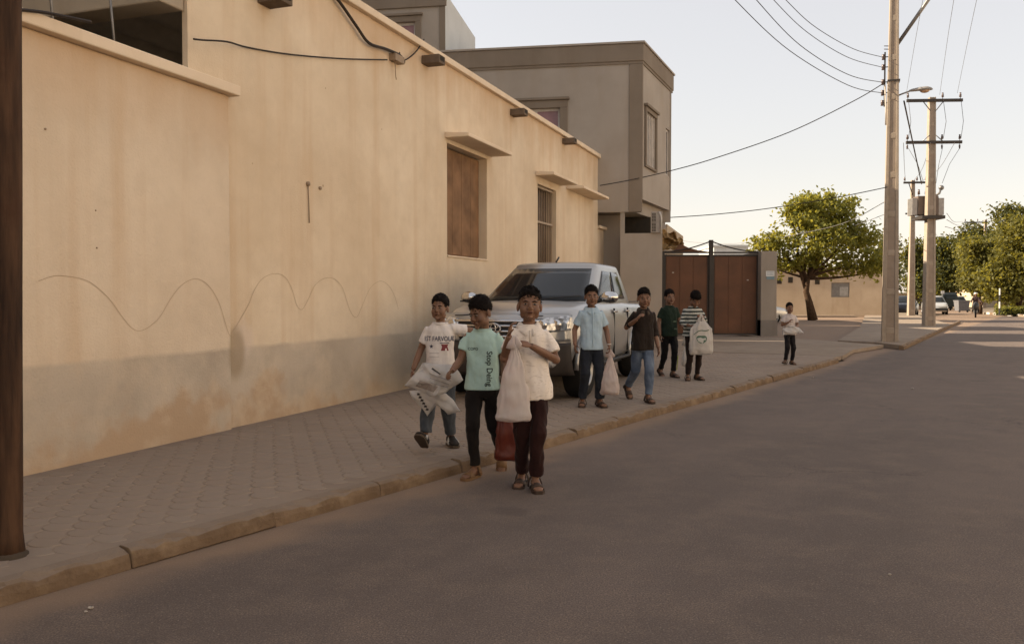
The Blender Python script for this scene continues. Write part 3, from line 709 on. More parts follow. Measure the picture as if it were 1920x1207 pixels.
# crumpled tarpaulin and a sunlit yard wall behind the gate
ta = thing('yard_wall', 'sunlit tan yard wall stub seen between grey building and gate', 'wall', (P(1250, 470, 31).x, 31.0, 0))
yw = P(1281, 440, 31).x - P(1250, 470, 31).x
MB().add([(0, 0, 0), (yw, 0, 0), (yw, 0, P(1281, 443, 31).z), (0, 0, P(1250, 420, 31).z), (0, .3, 0), (yw, .3, 0), (yw, .3, P(1281, 443, 31).z), (0, .3, P(1250, 420, 31).z)], [(0, 1, 2, 3), (7, 6, 5, 4), (1, 5, 6, 2), (3, 2, 6, 7), (0, 3, 7, 4)]).build('wall', M_PLASTER, ta)
tp = MB(); rt2 = random.Random(5)
a_, b2 = P(1240, 425, 29.2), P(1282, 468, 29.2)
def tarp(u, v):
    z = b2.z + (a_.z - b2.z) * v * (1 - .55 * u)
    return Vector((a_.x + (b2.x - a_.x) * u, 29.2 + .35 * noise.noise(Vector((u * 4, v * 4, 1))) + .2 * v, z + .12 * noise.noise(Vector((u * 6, v * 5, 7)))))
tp.grid(tarp, [i / 18 for i in range(19)], [i / 14 for i in range(15)])
o = tp.build('tarpaulin', simple('straw_tarpaulin', (.42, .27, .12), .85, .2, 0, .55, 5, .5, 14), None, False)
sm = o.modifiers.new('solid', 'SOLIDIFY'); sm.thickness = .03
tag(o, 'crumpled straw-coloured tarpaulin bundled behind the left gate post', 'tarpaulin')

# ================================================================== FAR STREET: walls and low buildings
M_FARWALL = m_cement('far_plaster_wall', (.44, .345, .245), (.52, .42, .31), (.36, .27, .18))
FA, FB = Vector((P(1405, 560, 57).x, 58.6, 0)), Vector((P(1668, 560, 57).x, 56.5, 0))
fwl = thing('far_wall', 'long pale plaster house wall with one grey window behind the tree', 'wall', FA, math.atan2(FB.y - FA.y, FB.x - FA.x))
fl_ = (FB - FA).length; fh = P(1500, 512, 57.5).z
def fx(px): return (P(px, 540, 57.6).x - FA.x)
m = MB(); wall_holes(m, 0, fl_, 0, fh, [(fx(1560), fx(1592), P(1575, 557, 57.6).z, P(1575, 530, 57.6).z)], .25); m.build('wall', M_FARWALL, fwl)
MB().box(-.05, fl_ + .05, -.05, .3, fh + .002, fh + .1).build('coping', M_FARWALL, fwl)
q = MB().box(fx(1560), fx(1592), .08, .12, P(1575, 557, 57.6).z, P(1575, 530, 57.6).z).build('window', simple('grey_shutter', (.21, .20, .19), .5), fwl)
MB().box(fx(1575), fx(1590), .06, .079, P(1575, 555, 57.6).z, P(1575, 538, 57.6).z).build('shutter_leaf', simple('pale_shutter', (.36, .35, .33), .5), q)
for px, py in ((1467, 527), (1487, 525), (1535, 528)):
    z = P(px, py, 57.6).z; MB().box(fx(px) - .15, fx(px) + .15, -.03, -.001, z - .18, z + .2).build('vent', M_DARK, fwl)
MB().box(-.5, fl_ + .2, 4, 4.3, 0, fh + .5).build('rear_wall', M_FARWALL, fwl)
def low_building(lab, px0, px1, py1, Y, mat, n=3, dep=6):
    a, b = P(px0, 560, Y), P(px1, 560, Y); h = P(px0, py1, Y).z
    t = thing('low_building', lab, 'building', (a.x, Y, 0)); w_ = b.x - a.x
    MB().box(0, w_, 0, dep, -.01, h).build('walls', mat, t)
    MB().box(-.1, w_ + .1, -.1, dep + .1, h + .002, h + .18).build('parapet', mat, t)
    for i in range(n):
        x = w_ * (i + .35) / n; MB().box(x, x + w_ * .3 / n, -.03, -.001, h * .25, h * .72).build('window', M_DGL, t)
    return t
low_building('far beige building closing the end of the street', 1748, 1806, 540, 112, M_FARWALL)
low_building('far tan building beside the sign at the street end', 1812, 1862, 543, 104, simple('tan_far_wall', (.40, .28, .16), .9), 2)
low_building('low roof line far behind the gate', 1338, 1402, 463, 74, M_WHITEWALL, 4)
low_building('dim long wall far behind the roadside trees on the right', 1850, 2080, 540, 96, M_FARWALL, 4)
low_building('far wall glimpsed between the two concrete poles', 1600, 1740, 552, 88, M_FARWALL, 4)

# ================================================================== POLES
M_POLE = m_dust('pole_concrete', (.30, .245, .19), (.36, .30, .24), (.25, .20, .15), 1.5)
M_POLE2 = m_dust('pole_concrete_panel', (.255, .20, .155), (.31, .25, .20), (.22, .175, .13), 1.5)
M_INS = simple('brown_porcelain', (.075, .04, .028), .3, .6)
def shaft(t, H, wb, wt, db, dt):
    """H-section concrete pole: two flanges, a recessed web, ribs across"""
    def wz(z): k = z / H; return wb + (wt - wb) * k, db + (dt - db) * k
    m = MB(); fl = .24
    for s_ in (-1, 1):
        w0, d0 = wz(0); w1, d1 = wz(H)
        m.frus((0, 0), 0, 0, 0, 0, 0, 0) if False else None
        vs = []
        for z, (w_, d_) in ((-.3, (w0, d0)), (H, (w1, d1))):
            xi, xo = s_ * w_ * (.5 - fl), s_ * w_ * .5
            vs += [Vector((xi, -d_ / 2, z)), Vector((xo, -d_ / 2, z)), Vector((xo, d_ / 2, z)), Vector((xi, d_ / 2, z))]
        m.add(vs, [(3, 2, 1, 0), (4, 5, 6, 7), (0, 1, 5, 4), (1, 2, 6, 5), (2, 3, 7, 6), (3, 0, 4, 7)])
    o = m.build('shaft', M_POLE, t, bevel=.008)
    m = MB(); w0, d0 = wz(0); w1, d1 = wz(H)
    m.frus((0, 0), w0 * .52 - .002, d0 * .90, w1 * .52 - .002, d1 * .90, -.3, H - .01); m.build('web', M_POLE2, o)
    n = int(H / 1.1)
    for i in range(n):
        z = .25 + i * (H - .3) / n; w_, d_ = wz(z)
        MB().box(-w_ * .26 + .003, w_ * .26 - .003, -d_ * .47, d_ * .47, z, z + .16).build('rib', M_POLE, o, bevel=.012)
    return wz
def insulator(parent, p, up=1, h=.16, r_=.04):
    M = Matrix.Translation(p)
    prof = [(.012, 0), (.012, h * .25 * up), (r_, h * .3 * up), (r_ * .7, h * .45 * up), (r_ * .95, h * .55 * up), (r_ * .6, h * .75 * up), (r_ * .65, h * up), (.005, h * up)]
    return MB().lathe(prof, 10, M).build('insulator', M_INS, parent, True)
b1 = G(1668, 641, .11)
RZP = math.atan2(-.34, .94)
p1 = thing('concrete_pole', 'nearest tall concrete utility pole at the street corner with four side insulators', 'utility pole', (b1.x, b1.y, .11), RZP, 'concrete utility poles')
H1 = 12.2; wz = shaft(p1, H1, .44, .17, .40, .22)
i1 = Matrix.Translation(p1.location) @ Matrix.Rotation(RZP, 4, 'Z')
def lz(py, Y=b1.y): return P(1670, py, Y).z - .11
INS1 = {}
for py in (107, 126, 154, 174, 193):
    z = lz(py); w_, d_ = wz(z)
    MB().tube([(-w_ / 2 + .02, -d_ * .2, z), (-w_ / 2 - .16, -d_ * .2, z)], .014, 6).build('side_bracket', M_STEEL_DARK, p1, True)
    MB().lathe([(.012, -.08), (.045, -.07), (.03, -.03), (.045, 0), (.03, .03), (.045, .07), (.012, .08)], 10, Matrix.Translation((-w_ / 2 - .13, -d_ * .2, z))).build('insulator', M_INS, p1, True)
    INS1[py] = i1 @ Vector((-w_ / 2 - .14, -d_ * .2, z))
z = lz(148); w_, d_ = wz(z); MB().box(-w_ / 2 - .10, -w_ / 2 - .06, -d_ * .2 - .02, -d_ * .2 + .02, lz(200), lz(98)).build('rack_bar', M_STEEL_DARK, p1)
z = lz(153); w_, d_ = wz(z); MB().box(-w_ / 2 - .01, w_ / 2 + .03, -d_ / 2 - .01, d_ / 2 + .01, z - .025, z + .025).build('steel_strap', M_STEEL_DARK, p1)
z = lz(84); w_, d_ = wz(z)
MB().tube([(w_ / 2 - .03, 0, z), (w_ / 2 + .8, 0, lz(0)), (w_ / 2 + 1.3, .0, lz(-60))], .05, 8).build('raking_strut', M_STEEL_GREY, p1, True)
MB().tube([(-w_ / 2, -d_ * .2, lz(87)), (-w_ / 2 - .12, -d_ * .2, lz(86))], .012, 6).build('step_bolt', M_STEEL_DARK, p1, True)
MB().tube([(-w_ / 2, -d_ * .2, lz(93)), (-w_ / 2 - .12, -d_ * .2, lz(92))], .012, 6).build('step_bolt', M_STEEL_DARK, p1, True)
# pale conduit on the left of the shaft
w_, d_ = wz(lz(220)); MB().tube([(-w_ / 2 - .03, -d_ * .3, lz(235)), (-w_ / 2 - .03, -d_ * .3, lz(205)), (-w_ / 2 - .06, -d_ * .3, lz(160))], .022, 8).build('conduit', simple('pale_conduit', (.5, .45, .4), .5), p1, True)
# street lamp on the near pole
zl = lz(177); w_, d_ = wz(zl)
sl_ = thing('street_lamp', 'grey cobra-head street lamp on a short arm from the nearest pole', 'street lamp', i1 @ Vector((w_ / 2, 0, zl)), RZP)
MB().tube([(-.02, 0, -.05), (.12, 0, 0), (.30, 0, .055)], .022, 8).build('arm', M_STEEL_GREY, sl_, True)
hd = MB(); rings = []
for x, w2, h2, zz in ((.26, .03, .03, .05), (.34, .07, .05, .06), (.55, .10, .07, .075), (.72, .11, .075, .075), (.82, .07, .05, .062), (.86, .02, .02, .055)):
    rings.append([Vector((x, w2 * math.cos(a), zz + h2 * max(math.sin(a), -.35))) for a in [2 * math.pi * k / 12 for k in range(12)]])
hd.loft(rings).build('head', simple('lamp_housing', (.30, .28, .26), .4, .4), sl_, True)
MB().ell((.66, 0, .045), (.13, .075, .075)).build('lens', simple('amber_lens', (.45, .28, .17), .25, .5), sl_, True)
# second pole with cross arms and transformer
b2_ = G(1741, 611, .125)
p2 = thing('concrete_pole', 'second concrete pole with two cross arms and a pole transformer', 'utility pole', (b2_.x, b2_.y, .12), R(-3), 'concrete utility poles')
def lz2(py): return P(1745, py, b2_.y).z - .12
H2 = lz2(183); wz2 = shaft(p2, H2, .44, .26, .38, .22)
kx = b2_.y / 1600
ARM2 = []
for py, zt_ in ((190, 1), (268, 0)):
    z = lz2(py); a = MB().box(-48 * kx, 53 * kx, -.18, -.08, z - .06, z + .06).build('cross_arm', M_STEEL_DARK, p2)
    for x in (-46, 17, 49):
        insulator(a, Vector((x * kx, -.13, z + .06)), 1, .26, .055); ARM2.append(b2_ + Vector((x * kx, -.1, z + .3)))
        if not zt_: insulator(a, Vector((x * kx, -.13, z - .06)), -1, .22, .045)
    for s_ in (-1, 1):
        MB().tube([(s_ * .12, -.14, z - .42 if zt_ else z + .30), (s_ * .42, -.14, z - .04 if zt_ else z + .04)], .02, 6).build('arm_brace', M_STEEL_GREY, a, True)
for x, bend in ((17, .12), (49, .1), (-46, .1)):
    MB().tube([(x * kx, -.2, lz2(190)), (x * kx + bend, -.22, lz2(230)), (x * kx + .02, -.2, lz2(262))], .010, 5).build('jumper_wire', M_STEEL_DARK, p2, True)
    MB().tube([(x * kx, -.2, lz2(278)), (x * kx * .6, -.22, lz2(310)), (x * kx * .35, -.2, lz2(345))], .009, 5).build('jumper_wire', M_STEEL_DARK, p2, True)
M_FIN = simple('fin_grey', (.40, .37, .34), .5)
tr = MB().box(-.42, .46, .24, .80, lz2(402), lz2(366)).build('transformer', simple('transformer_brown', (.15, .11, .085), .5), p2, bevel=.03)
for s_ in (-1, 1):
    for k in range(5):
        xx = .47 if s_ > 0 else -.43; MB().box(min(xx, xx + s_ * .22), max(xx, xx + s_ * .22), .27 + k * .11, .31 + k * .11, lz2(402), lz2(370)).build('cooling_fin', M_FIN, tr)
MB().tube([(.3, .4, lz2(368)), (.55, .4, lz2(360)), (.60, .4, lz2(352))], .05, 8).build('oil_pipe', M_STEEL_GREY, tr, True)
MB().ell((.62, .4, lz2(350)), (.11, .11, .11)).build('oil_bulb', M_STEEL_GREY, tr, True)
for x in (-.3, 0.0, .28): insulator(tr, Vector((x, .45, lz2(366))), 1, .3, .06)
MB().box(-.45, .5, -.3, .85, lz2(411), lz2(405)).build('platform', M_STEEL_DARK, p2)
# third and fourth poles
def small_pole(lab, px, pyb, pyt, armpx, py_arm, Y, zb=0.0):
    a = P(px, pyb, Y); t = thing('concrete_pole', lab, 'utility pole', (a.x, Y, zb), R(-6), 'concrete utility poles')
    H = P(px, pyt, Y).z - zb; shaft(t, H, .42, .22, .36, .2); k = Y / 1600
    z = P(px, py_arm, Y).z - zb; ar = MB().box((armpx[0] - px) * k, (armpx[1] - px) * k, -.2, -.09, z - .06, z + .06).build('cross_arm', M_STEEL_DARK, t)
    for q in (armpx[0] + 2, (armpx[0] + armpx[1]) / 2 + 3, armpx[1] - 2): insulator(ar, Vector(((q - px) * k, -.14, z + .06)), 1, .3, .07)
    MB().tube([((armpx[0] - px) * k * .5, -.15, z), (-.05, -.15, z - .8)], .03, 6).build('arm_brace', M_STEEL_DARK, ar, True)
    return t, H
t3, H3 = small_pole('thin third concrete pole between the two nearer poles', 1708, 592, 338, (1690, 1732), 343, 56, .1)
z = P(1708, 404, 56).z; MB().box(-.5, .9, -.25, -.14, z - .05, z + .05).build('lower_arm', M_STEEL_DARK, t3)
small_pole('farthest pole with a T-shaped arm above the roadside trees', 1845, 580, 412, (1806, 1848), 417, 90)
# dark rusty pole at the left edge
pb = G(17, 1040, SW)
dp = thing('rusty_pole', 'dark rusty steel pole at the left edge of the pavement', 'pole', (pb.x - .0, pb.y, SW - .01))
rp = (40 - 17) / 1600 * pb.y
top = P(14, -80, pb.y); d_ = top - pb
rings = []
for i in range(25):
    k = i / 24; z = -.05 + k * 4.2; cx_ = (d_.x) * (z / d_.z); ph = i * .7
    rr_ = rp * (1.0 + (.20 * max(0, 1 - z / .10)) * 1.0 + .012 * math.sin(ph))
    rings.append([Vector((cx_ + rr_ * math.cos(a) * (1 + .03 * math.sin(3 * a)), rr_ * math.sin(a), z)) for a in [2 * math.pi * q / 20 for q in range(20)]])
MB().loft(rings).build('shaft', M_RUST, dp, True)
MB().lathe([(rp * 1.5, -.01), (rp * 1.45, .015), (rp * 1.15, .03), (rp * 1.05, .06)], 18).build('footing', simple('footing_mortar', (.06, .045, .033), .95), dp, True)

# ================================================================== OVERHEAD CABLES
M_WIRE = simple('cable_rubber', (.035, .028, .024), .6); M_WIRE2 = simple('bare_conductor', (.16, .15, .145), .5, .4)
def cable(pts, r_, lab, mat=M_WIRE, first=None, last=None):
    q = [P(*p) for p in pts]
    if first is not None: q[0] = first
    if last is not None: q[-1] = last
    f_ = []
    for i in range(len(q) - 1):
        p0, p1_, p2_, p3 = q[max(i - 1, 0)], q[i], q[i + 1], q[min(i + 2, len(q) - 1)]
        for k in range(8):
            t_ = k / 8; f_.append(.5 * ((2 * p1_) + (p2_ - p0) * t_ + (2 * p0 - 5 * p1_ + 4 * p2_ - p3) * t_ ** 2 + (3 * p1_ - p0 - 3 * p2_ + p3) * t_ ** 3))
    f_.append(q[-1])
    o = MB().tube(f_, r_, 6).build('overhead_cable', mat, None, True); return tag(o, lab, 'cable', 'overhead cables')
cable([(1663, 107, 23.6), (1600, 92, 22.0), (1530, 52, 20.2), (1478, 5, 18.8), (1430, -50, 17.5)], .008, 'highest of four service wires leaving the nearest pole to the upper left', M_WIRE, INS1[107])
cable([(1661, 126, 23.6), (1590, 108, 22.0), (1515, 62, 20.2), (1455, 5, 18.8), (1405, -55, 17.5)], .008, 'second of four service wires leaving the nearest pole to the upper left', M_WIRE, INS1[126])
cable([(1663, 154, 23.6), (1590, 140, 22.0), (1500, 85, 20.0), (1418, 0, 18.0), (1370, -62, 17.0)], .009, 'third of four service wires leaving the nearest pole to the upper left', M_WIRE, INS1[154])
cable([(1663, 174, 23.6), (1590, 160, 22.0), (1480, 95, 20.0), (1380, 2, 18.0), (1325, -65, 17.0)], .009, 'lowest of four service wires leaving the nearest pole to the upper left', M_WIRE, INS1[174])
cable([(1663, 157, 23.6), (1600, 190, 23.4), (1480, 248, 23.0), (1340, 297, 22.6), (1255, 321, 22.3), (1180, 338, 21.9), (1125, 348, 21.72)], .013, 'dark service cable sagging from the nearest pole to the beige house corner', M_WIRE, INS1[154] + Vector((0, -.03, -.05)))
cable([(1664, 351, 23.5), (1560, 372, 24.2), (1440, 391, 24.8), (1340, 402, 25.2), (1254, 408, 25.4)], .013, 'straight dark cable from the grey building to the nearest pole shaft')
cable([(1695, 190, 24.0), (1712, 270, 30), (1728, 345, 36.5)], .022, 'dark cable sloping from the nearest pole to the transformer')
cable([(1240, 445, 60), (1310, 455, 58), (1400, 455, 52), (1560, 425, 42), (1664, 376, 24)], .012, 'thin cable behind the tree running down towards the gate', M_WIRE2)
cable([(1500, 460, 60), (1600, 424, 48), (1664, 400, 24)], .010, 'thin cable passing through the tree crown to the nearest pole', M_WIRE2)
for k, (a, b) in enumerate((((1699, 178), (1738, -40)), ((1762, 178), (1795, -40)), ((1795, 175), (1840, -40)))):
    cable([(a[0], a[1], 35), ((a[0] + b[0]) / 2 - 2, (a[1] + b[1]) / 2 + 6, 27), (b[0], b[1], 20)], .006, ('leftmost', 'middle', 'rightmost')[k] + ' of three bare conductors rising from the second pole arm', M_WIRE2)
for k, (x0, x1, Y0) in enumerate(((1698, 1694, 55), (1712, 1745, 55), (1728, 1790, 55))):
    cable([(x0, 340, 55), ((x0 + x1) / 2, 318, 44), (x1, 268, 35)], .010, ('left', 'middle', 'right')[k] + ' conductor between the second and third concrete poles', M_WIRE2)
for k, (a, b) in enumerate((((1775, 400), (1806, 415)), ((1775, 412), (1828, 416)), ((1772, 425), (1846, 418)))):
    cable([(a[0], a[1], 36), ((a[0] + b[0]) / 2, (a[1] + b[1]) / 2 + 9, 60), (b[0], b[1], 90)], .012, ('upper', 'middle', 'lower')[k] + ' conductor from the transformer to the farthest pole', M_WIRE2)
# ================================================================== TREES
def m_leaf(name, c1, c2, tr=.45):
    t = NT(name, .6, .25)
    g = t.n('ShaderNodeNewGeometry')
    col = t.mix(g.outputs['Random Per Island'], c1, c2)
    t.color(col)
    tb = t.n('ShaderNodeBsdfTranslucent'); t.l(t.mix(.6, col, (.55, .46, .05)), tb.inputs['Color'])
    mx = t.n('ShaderNodeMixShader'); mx.inputs[0].default_value = tr
    t.l(t.b.outputs[0], mx.inputs[1]); t.l(tb.outputs[0], mx.inputs[2])
    t.l(mx.outputs[0], t.t.nodes['Material Output'].inputs['Surface']); return t.m
M_LEAF_A = m_leaf('almond_leaf', (.082, .100, .022), (.178, .182, .044), .48)
M_LEAF_B = m_leaf('acacia_leaf', (.058, .062, .017), (.125, .118, .032), .4)
M_LEAF_C = m_leaf('dark_evergreen_leaf', (.026, .036, .014), (.058, .066, .022), .3)
M_BARK = simple('tree_bark', (.085, .052, .032), .95, .1, 0, .5, 9, .6, 30)
def leaf_quad(m, p, n, s, rnd):
    a = n.orthogonal().normalized(); b = n.cross(a); th = rnd.uniform(0, 6.28); u = a * math.cos(th) + b * math.sin(th); v = n.cross(u)
    m.v += [p - u * s * .5, p - v * s * .3 + n * s * .06, p + u * s * .5, p + v * s * .3 + n * s * .06]
    k = len(m.v); m.f.append((k - 4, k - 3, k - 2, k - 1))
def branch_to(m, p0, p1, r0, r1, rnd, bend=.12, n=6):
    pts = []; d = p1 - p0; o1 = Vector((rnd.uniform(-1, 1), rnd.uniform(-1, 1), rnd.uniform(-.3, .6))) * d.length * bend
    for i in range(n): k = i / (n - 1); pts.append(p0 + d * k + o1 * math.sin(k * math.pi))
    m.tube(pts, [r0 + (r1 - r0) * i / (n - 1) for i in range(n)], 7); return pts
def tree(lab, base, trunk, lobes, leaves, leaf_s, mat, seed, rb=.2, grp=None, clump=26):
    """trunk: list of points from the base; lobes: (centre, radii) in the local frame"""
    rnd = random.Random(seed); t = thing('tree', lab, 'tree', base, 0, grp)
    m = MB(); pts = [Vector(p) for p in trunk]; n_ = len(pts)
    m.tube(pts, [rb * (1.25 if i == 0 else 1 - .45 * i / (n_ - 1)) for i in range(n_)], 10)
    top = pts[-1]; ends = []
    for c, r_ in lobes:
        c = Vector(c); st = pts[-1] if rnd.random() < .75 else pts[-2]
        bp = branch_to(m, st, c - Vector((0, 0, r_[2] * .35)), rb * .42, rb * .12, rnd)
        for k in range(4):
            e = c + Vector((rnd.uniform(-1, 1) * r_[0], rnd.uniform(-1, 1) * r_[1], rnd.uniform(-.5, .8) * r_[2])) * .75
            branch_to(m, bp[rnd.randint(3, 5)], e, rb * .13, rb * .03, rnd, .12, 5)
    tk = m.build('trunk', M_BARK, t, True)
    L = MB(); vol = [r_[0] * r_[1] * r_[2] for _, r_ in lobes]; tot = sum(v ** .67 for v in vol)
    for (c, r_), v in zip(lobes, vol):
        c = Vector(c); nn = int(leaves * v ** .67 / tot / clump)
        for _ in range(nn):
            d = Vector((rnd.gauss(0, 1), rnd.gauss(0, 1), rnd.gauss(0, 1))).normalized(); k = rnd.uniform(.35, 1.0) ** .55
            k *= 1 + .22 * noise.noise(d * 2.3 + c)
            q = c + Vector((d.x * r_[0], d.y * r_[1], d.z * r_[2])) * k; cs = rnd.uniform(.6, 1.3) * leaf_s * 1.9
            for _ in range(clump):
                p = q + Vector((rnd.gauss(0, 1), rnd.gauss(0, 1), rnd.gauss(0, .62))) * cs * .58
                nrm = (Vector((rnd.gauss(0, 1), rnd.gauss(0, 1), rnd.gauss(.7, .8)))).normalized()
                leaf_quad(L, p, nrm, leaf_s * rnd.uniform(.6, 1.25), rnd)
    L.build('crown', mat, t); return t
# street tree at the far pavement (crown measured in metres around its base)
TY = 48.0; tb_ = G(1524, 597, .11); TY = tb_.y; k_ = TY / 1600
def tl(px, py, dy=0): return ((px - 1524) * k_, dy, (595 - py) * k_)
def tr_(rx, ry): return (rx * k_, (rx + ry) * .5 * k_, ry * k_)
lob = [(tl(1528, 400), tr_(58, 34)), (tl(1490, 405, -1), tr_(36, 26)), (tl(1565, 395, 1), tr_(42, 26)), (tl(1460, 452), tr_(44, 20)), (tl(1430, 458, .5), tr_(22, 13)), (tl(1520, 450, -1.2), tr_(52, 32)), (tl(1580, 440), tr_(48, 34)), (tl(1625, 448, .6), tr_(32, 26)),
       (tl(1610, 488, -.6), tr_(46, 24)), (tl(1560, 490, 1.2), tr_(52, 24)), (tl(1500, 487), tr_(38, 18)), (tl(1470, 498, 1), tr_(26, 18)), (tl(1645, 500, 0), tr_(26, 18)), (tl(1535, 372), tr_(34, 14)), (tl(1590, 380), tr_(16, 10))]
tree('broad green street tree with a forked trunk in front of the far wall', tb_, [(0, 0, -.1), tl(1517, 565), tl(1511, 545), tl(1514, 520)], lob, 13500, .25, M_LEAF_A, 5, .24, 'street trees', 42)
def far_tree(lab, px, Y, pytop, pybot, rxp, mat, seed, leaves=6500, ls=.34, zb=0.0, cone=False):
    k = Y / 1600; b = P(px, 570, Y); b.z = zb; zt, zbm = P(px, pytop, Y).z, P(px, pybot, Y).z; rx = rxp * k; h = zt - zbm; rnd = random.Random(seed); lobes = []
    for i in range(9):
        a = rnd.uniform(0, 6.28); fz = rnd.uniform(.15, .85); sp = .62 * (1 - .55 * max(0, fz - .4)); lobes.append(((math.cos(a) * rx * sp * rnd.uniform(.5, 1), math.sin(a) * rx * sp * .8, zbm + h * fz), (rx * rnd.uniform(.33, .5), rx * rnd.uniform(.33, .5), h * rnd.uniform(.16, .24))))
    lobes.append(((0, 0, zbm + h * .8), (rx * .5, rx * .5, h * .22))); lobes.append(((0, 0, zbm + h * .45), (rx * .7, rx * .7, h * .35)))
    return tree(lab, b, [(0, 0, -.1), (.1, 0, zbm * .5), (0, .1, zbm + h * .12)], lobes, leaves, ls, mat, seed, .2, 'street trees')
far_tree('yellow-green roadside tree cut by the right frame edge', 1908, 60, 405, 572, 72, M_LEAF_B, 21, 17000, .28)
far_tree('yellow-green roadside tree behind the motorcyclist', 1836, 66, 448, 566, 52, M_LEAF_B, 22, 13000, .28)
far_tree('tall dark tree standing above the yellow-green roadside trees', 1884, 84, 384, 540, 48, M_LEAF_C, 23, 11000, .36)
far_tree('dark tree just right of the T-shaped far pole', 1826, 92, 420, 545, 34, M_LEAF_C, 24, 7000, .36)
far_tree('dark green tree behind the transformer pole', 1764, 96, 444, 556, 44, M_LEAF_C, 25, 9500, .38)
far_tree('dark green tree between the two nearer concrete poles', 1716, 84, 448, 560, 26, M_LEAF_C, 26, 6000, .36)
far_tree('dark green tree hidden mostly behind the nearest concrete pole', 1662, 98, 438, 548, 30, M_LEAF_C, 27, 5000, .38)
far_tree('dark tree at the far end of the street beyond the sign', 1800, 122, 478, 545, 34, M_LEAF_C, 28, 4500, .42)
# hedge
hg = MB(); rh = random.Random(9); hb = P(1879, 588, 58)
for _ in range(5200):
    p = Vector((rh.uniform(0, 5.2), rh.uniform(0, 1.1), rh.uniform(.05, .62))); p.z *= 1 - .15 * rh.random()
    leaf_quad(hg, p, Vector((rh.gauss(0, 1), rh.gauss(-.3, 1), rh.gauss(.5, 1))).normalized(), rh.uniform(.08, .17), rh)
o = thing('hedge', 'low clipped green hedge behind the painted kerb at right', 'hedge', (hb.x, 58, .1)); hg.build('foliage', M_LEAF_A, o)
MB().box(.1, 5.1, .15, .95, -.02, .45).build('stems', simple('hedge_core', (.018, .022, .008), 1), o)
# right-hand pavement with painted kerb blocks
rp_ = MB().prism([(31.5, 46), (60, 46), (60, 120), (58.2, 112), (36.7, 66.5), (33.2, 54)], .004, .12).build('right_pavement', M_GROUND); tag(rp_, kind='structure')
M_KW = simple('white_painted_kerb', (.55, .52, .47), .7); rkb = thing('right_kerb', None, None, (0, 0, 0)); tag(rkb, kind='structure')
ra, rbv = Vector((31.7, 48, 0)), Vector((36.6, 66, 0)); rv = (rbv - ra); rn = int(rv.length / .9)
for i in range(rn):
    p = ra + rv.normalized() * i * .9
    o = MB().box(0, .88, -.09, .09, 0, .17).build('kerb_block', M_KW if i % 2 else M_KERB, rkb, bevel=.02); o.location = p; o.rotation_euler.z = math.atan2(rv.y, rv.x)

# ================================================================== SMALL FAR THINGS
M_WPOST = simple('white_paint', (.7, .68, .63), .5); M_BPOST = simple('black_paint', (.03, .03, .03), .5)
b = P(1874, 586, 58); t = thing('marker_post', 'black and white banded post in front of the right trees', 'post', (b.x, 58, .12))
for i in range(4): MB().tube([(0, 0, i * .45), (0, 0, i * .45 + .449)], .05, 8).build('band', M_BPOST if i % 2 == 0 else M_WPOST, t)
def sign(lab, px, pyc, Y, w_, h_):
    p = P(px, pyc, Y); t = thing('street_sign', lab, 'sign', (p.x, Y, 0), 0, 'far street signs')
    MB().tube([(0, 0, -.02), (0, 0, p.z + h_ * .3)], .04, 8).build('post', M_STEEL_GREY, t)
    MB().box(-w_ / 2, w_ / 2, -.07, -.045, p.z - h_ / 2, p.z + h_ / 2).build('plate', M_WPOST, t, bevel=.01)
sign('bright white square sign at the far end of the street', 1829, 547, 72, .38, .5)
sign('tiny white sign near the parked white hatchback', 1767, 548, 80, .32, .28)
bb = P(1803, 584, 74); t = thing('waste_bin', 'grey wheeled waste bin standing at the far roadside', 'bin', (bb.x, 74, 0))
MB().frus((0, 0), .85, .7, 1.0, .85, .12, .95).build('tub', simple('bin_grey', (.16, .155, .16), .6), t, bevel=.03)
MB().box(-.53, .53, -.45, .45, .952, 1.03).build('lid', simple('bin_lid', (.19, .18, .185), .6), t, bevel=.02)
for x in (-.35, .35): MB().lathe([(.02, -.04), (.1, -.04), (.1, .04), (.02, .04)], 10, Matrix.Translation((x, -.3, .1)) @ Matrix.Rotation(math.pi / 2, 4, 'Y')).build('wheel', M_BPOST, t)

# ================================================================== VEHICLES
M_TYRE = simple('tyre_rubber', (.018, .017, .016), .85, .2); M_RIM = simple('alloy_rim', (.42, .42, .42), .35, .5, .7)
M_CHROME = simple('chrome', (.62, .61, .60), .12, .6, 1.0, .05); M_BLACKPL = simple('black_trim', (.018, .017, .017), .5, .35)
def m_glass(name, c=(.012, .014, .016)):
    t = NT(name, .08, .28); t.color(c); t.b.inputs['IOR'].default_value = 1.5; return t.m
M_CGLASS = m_glass('tinted_car_glass'); M_LAMP = None
def m_lens():
    t = NT('headlamp_lens', .08, .6); t.color(t.mix(t.ramp(t.noise(14, 2), .4, .6), (.30, .30, .30), (.72, .72, .72))); t.b.inputs['Metallic'].default_value = .55; return t.m
M_LENS = m_lens()
def m_paint(name, c):
    t = NT(name, .28, .5, .5); t.color(t.mix(t.ramp(t.noise(1.8, 4), .35, .7, 0, .35), c, tuple(x * .82 for x in c))); t.b.inputs['Coat Weight'].default_value = .35; t.b.inputs['Coat Roughness'].default_value = .12; return t.m
def interp(tab, x):
    tab = sorted(tab)
    if x <= tab[0][0]: return tab[0][1:]
    for a, b in zip(tab, tab[1:]):
        if x <= b[0]:
            k = (x - a[0]) / (b[0] - a[0]); return tuple(p + (q - p) * k for p, q in zip(a[1:], b[1:]))
    return tab[-1][1:]
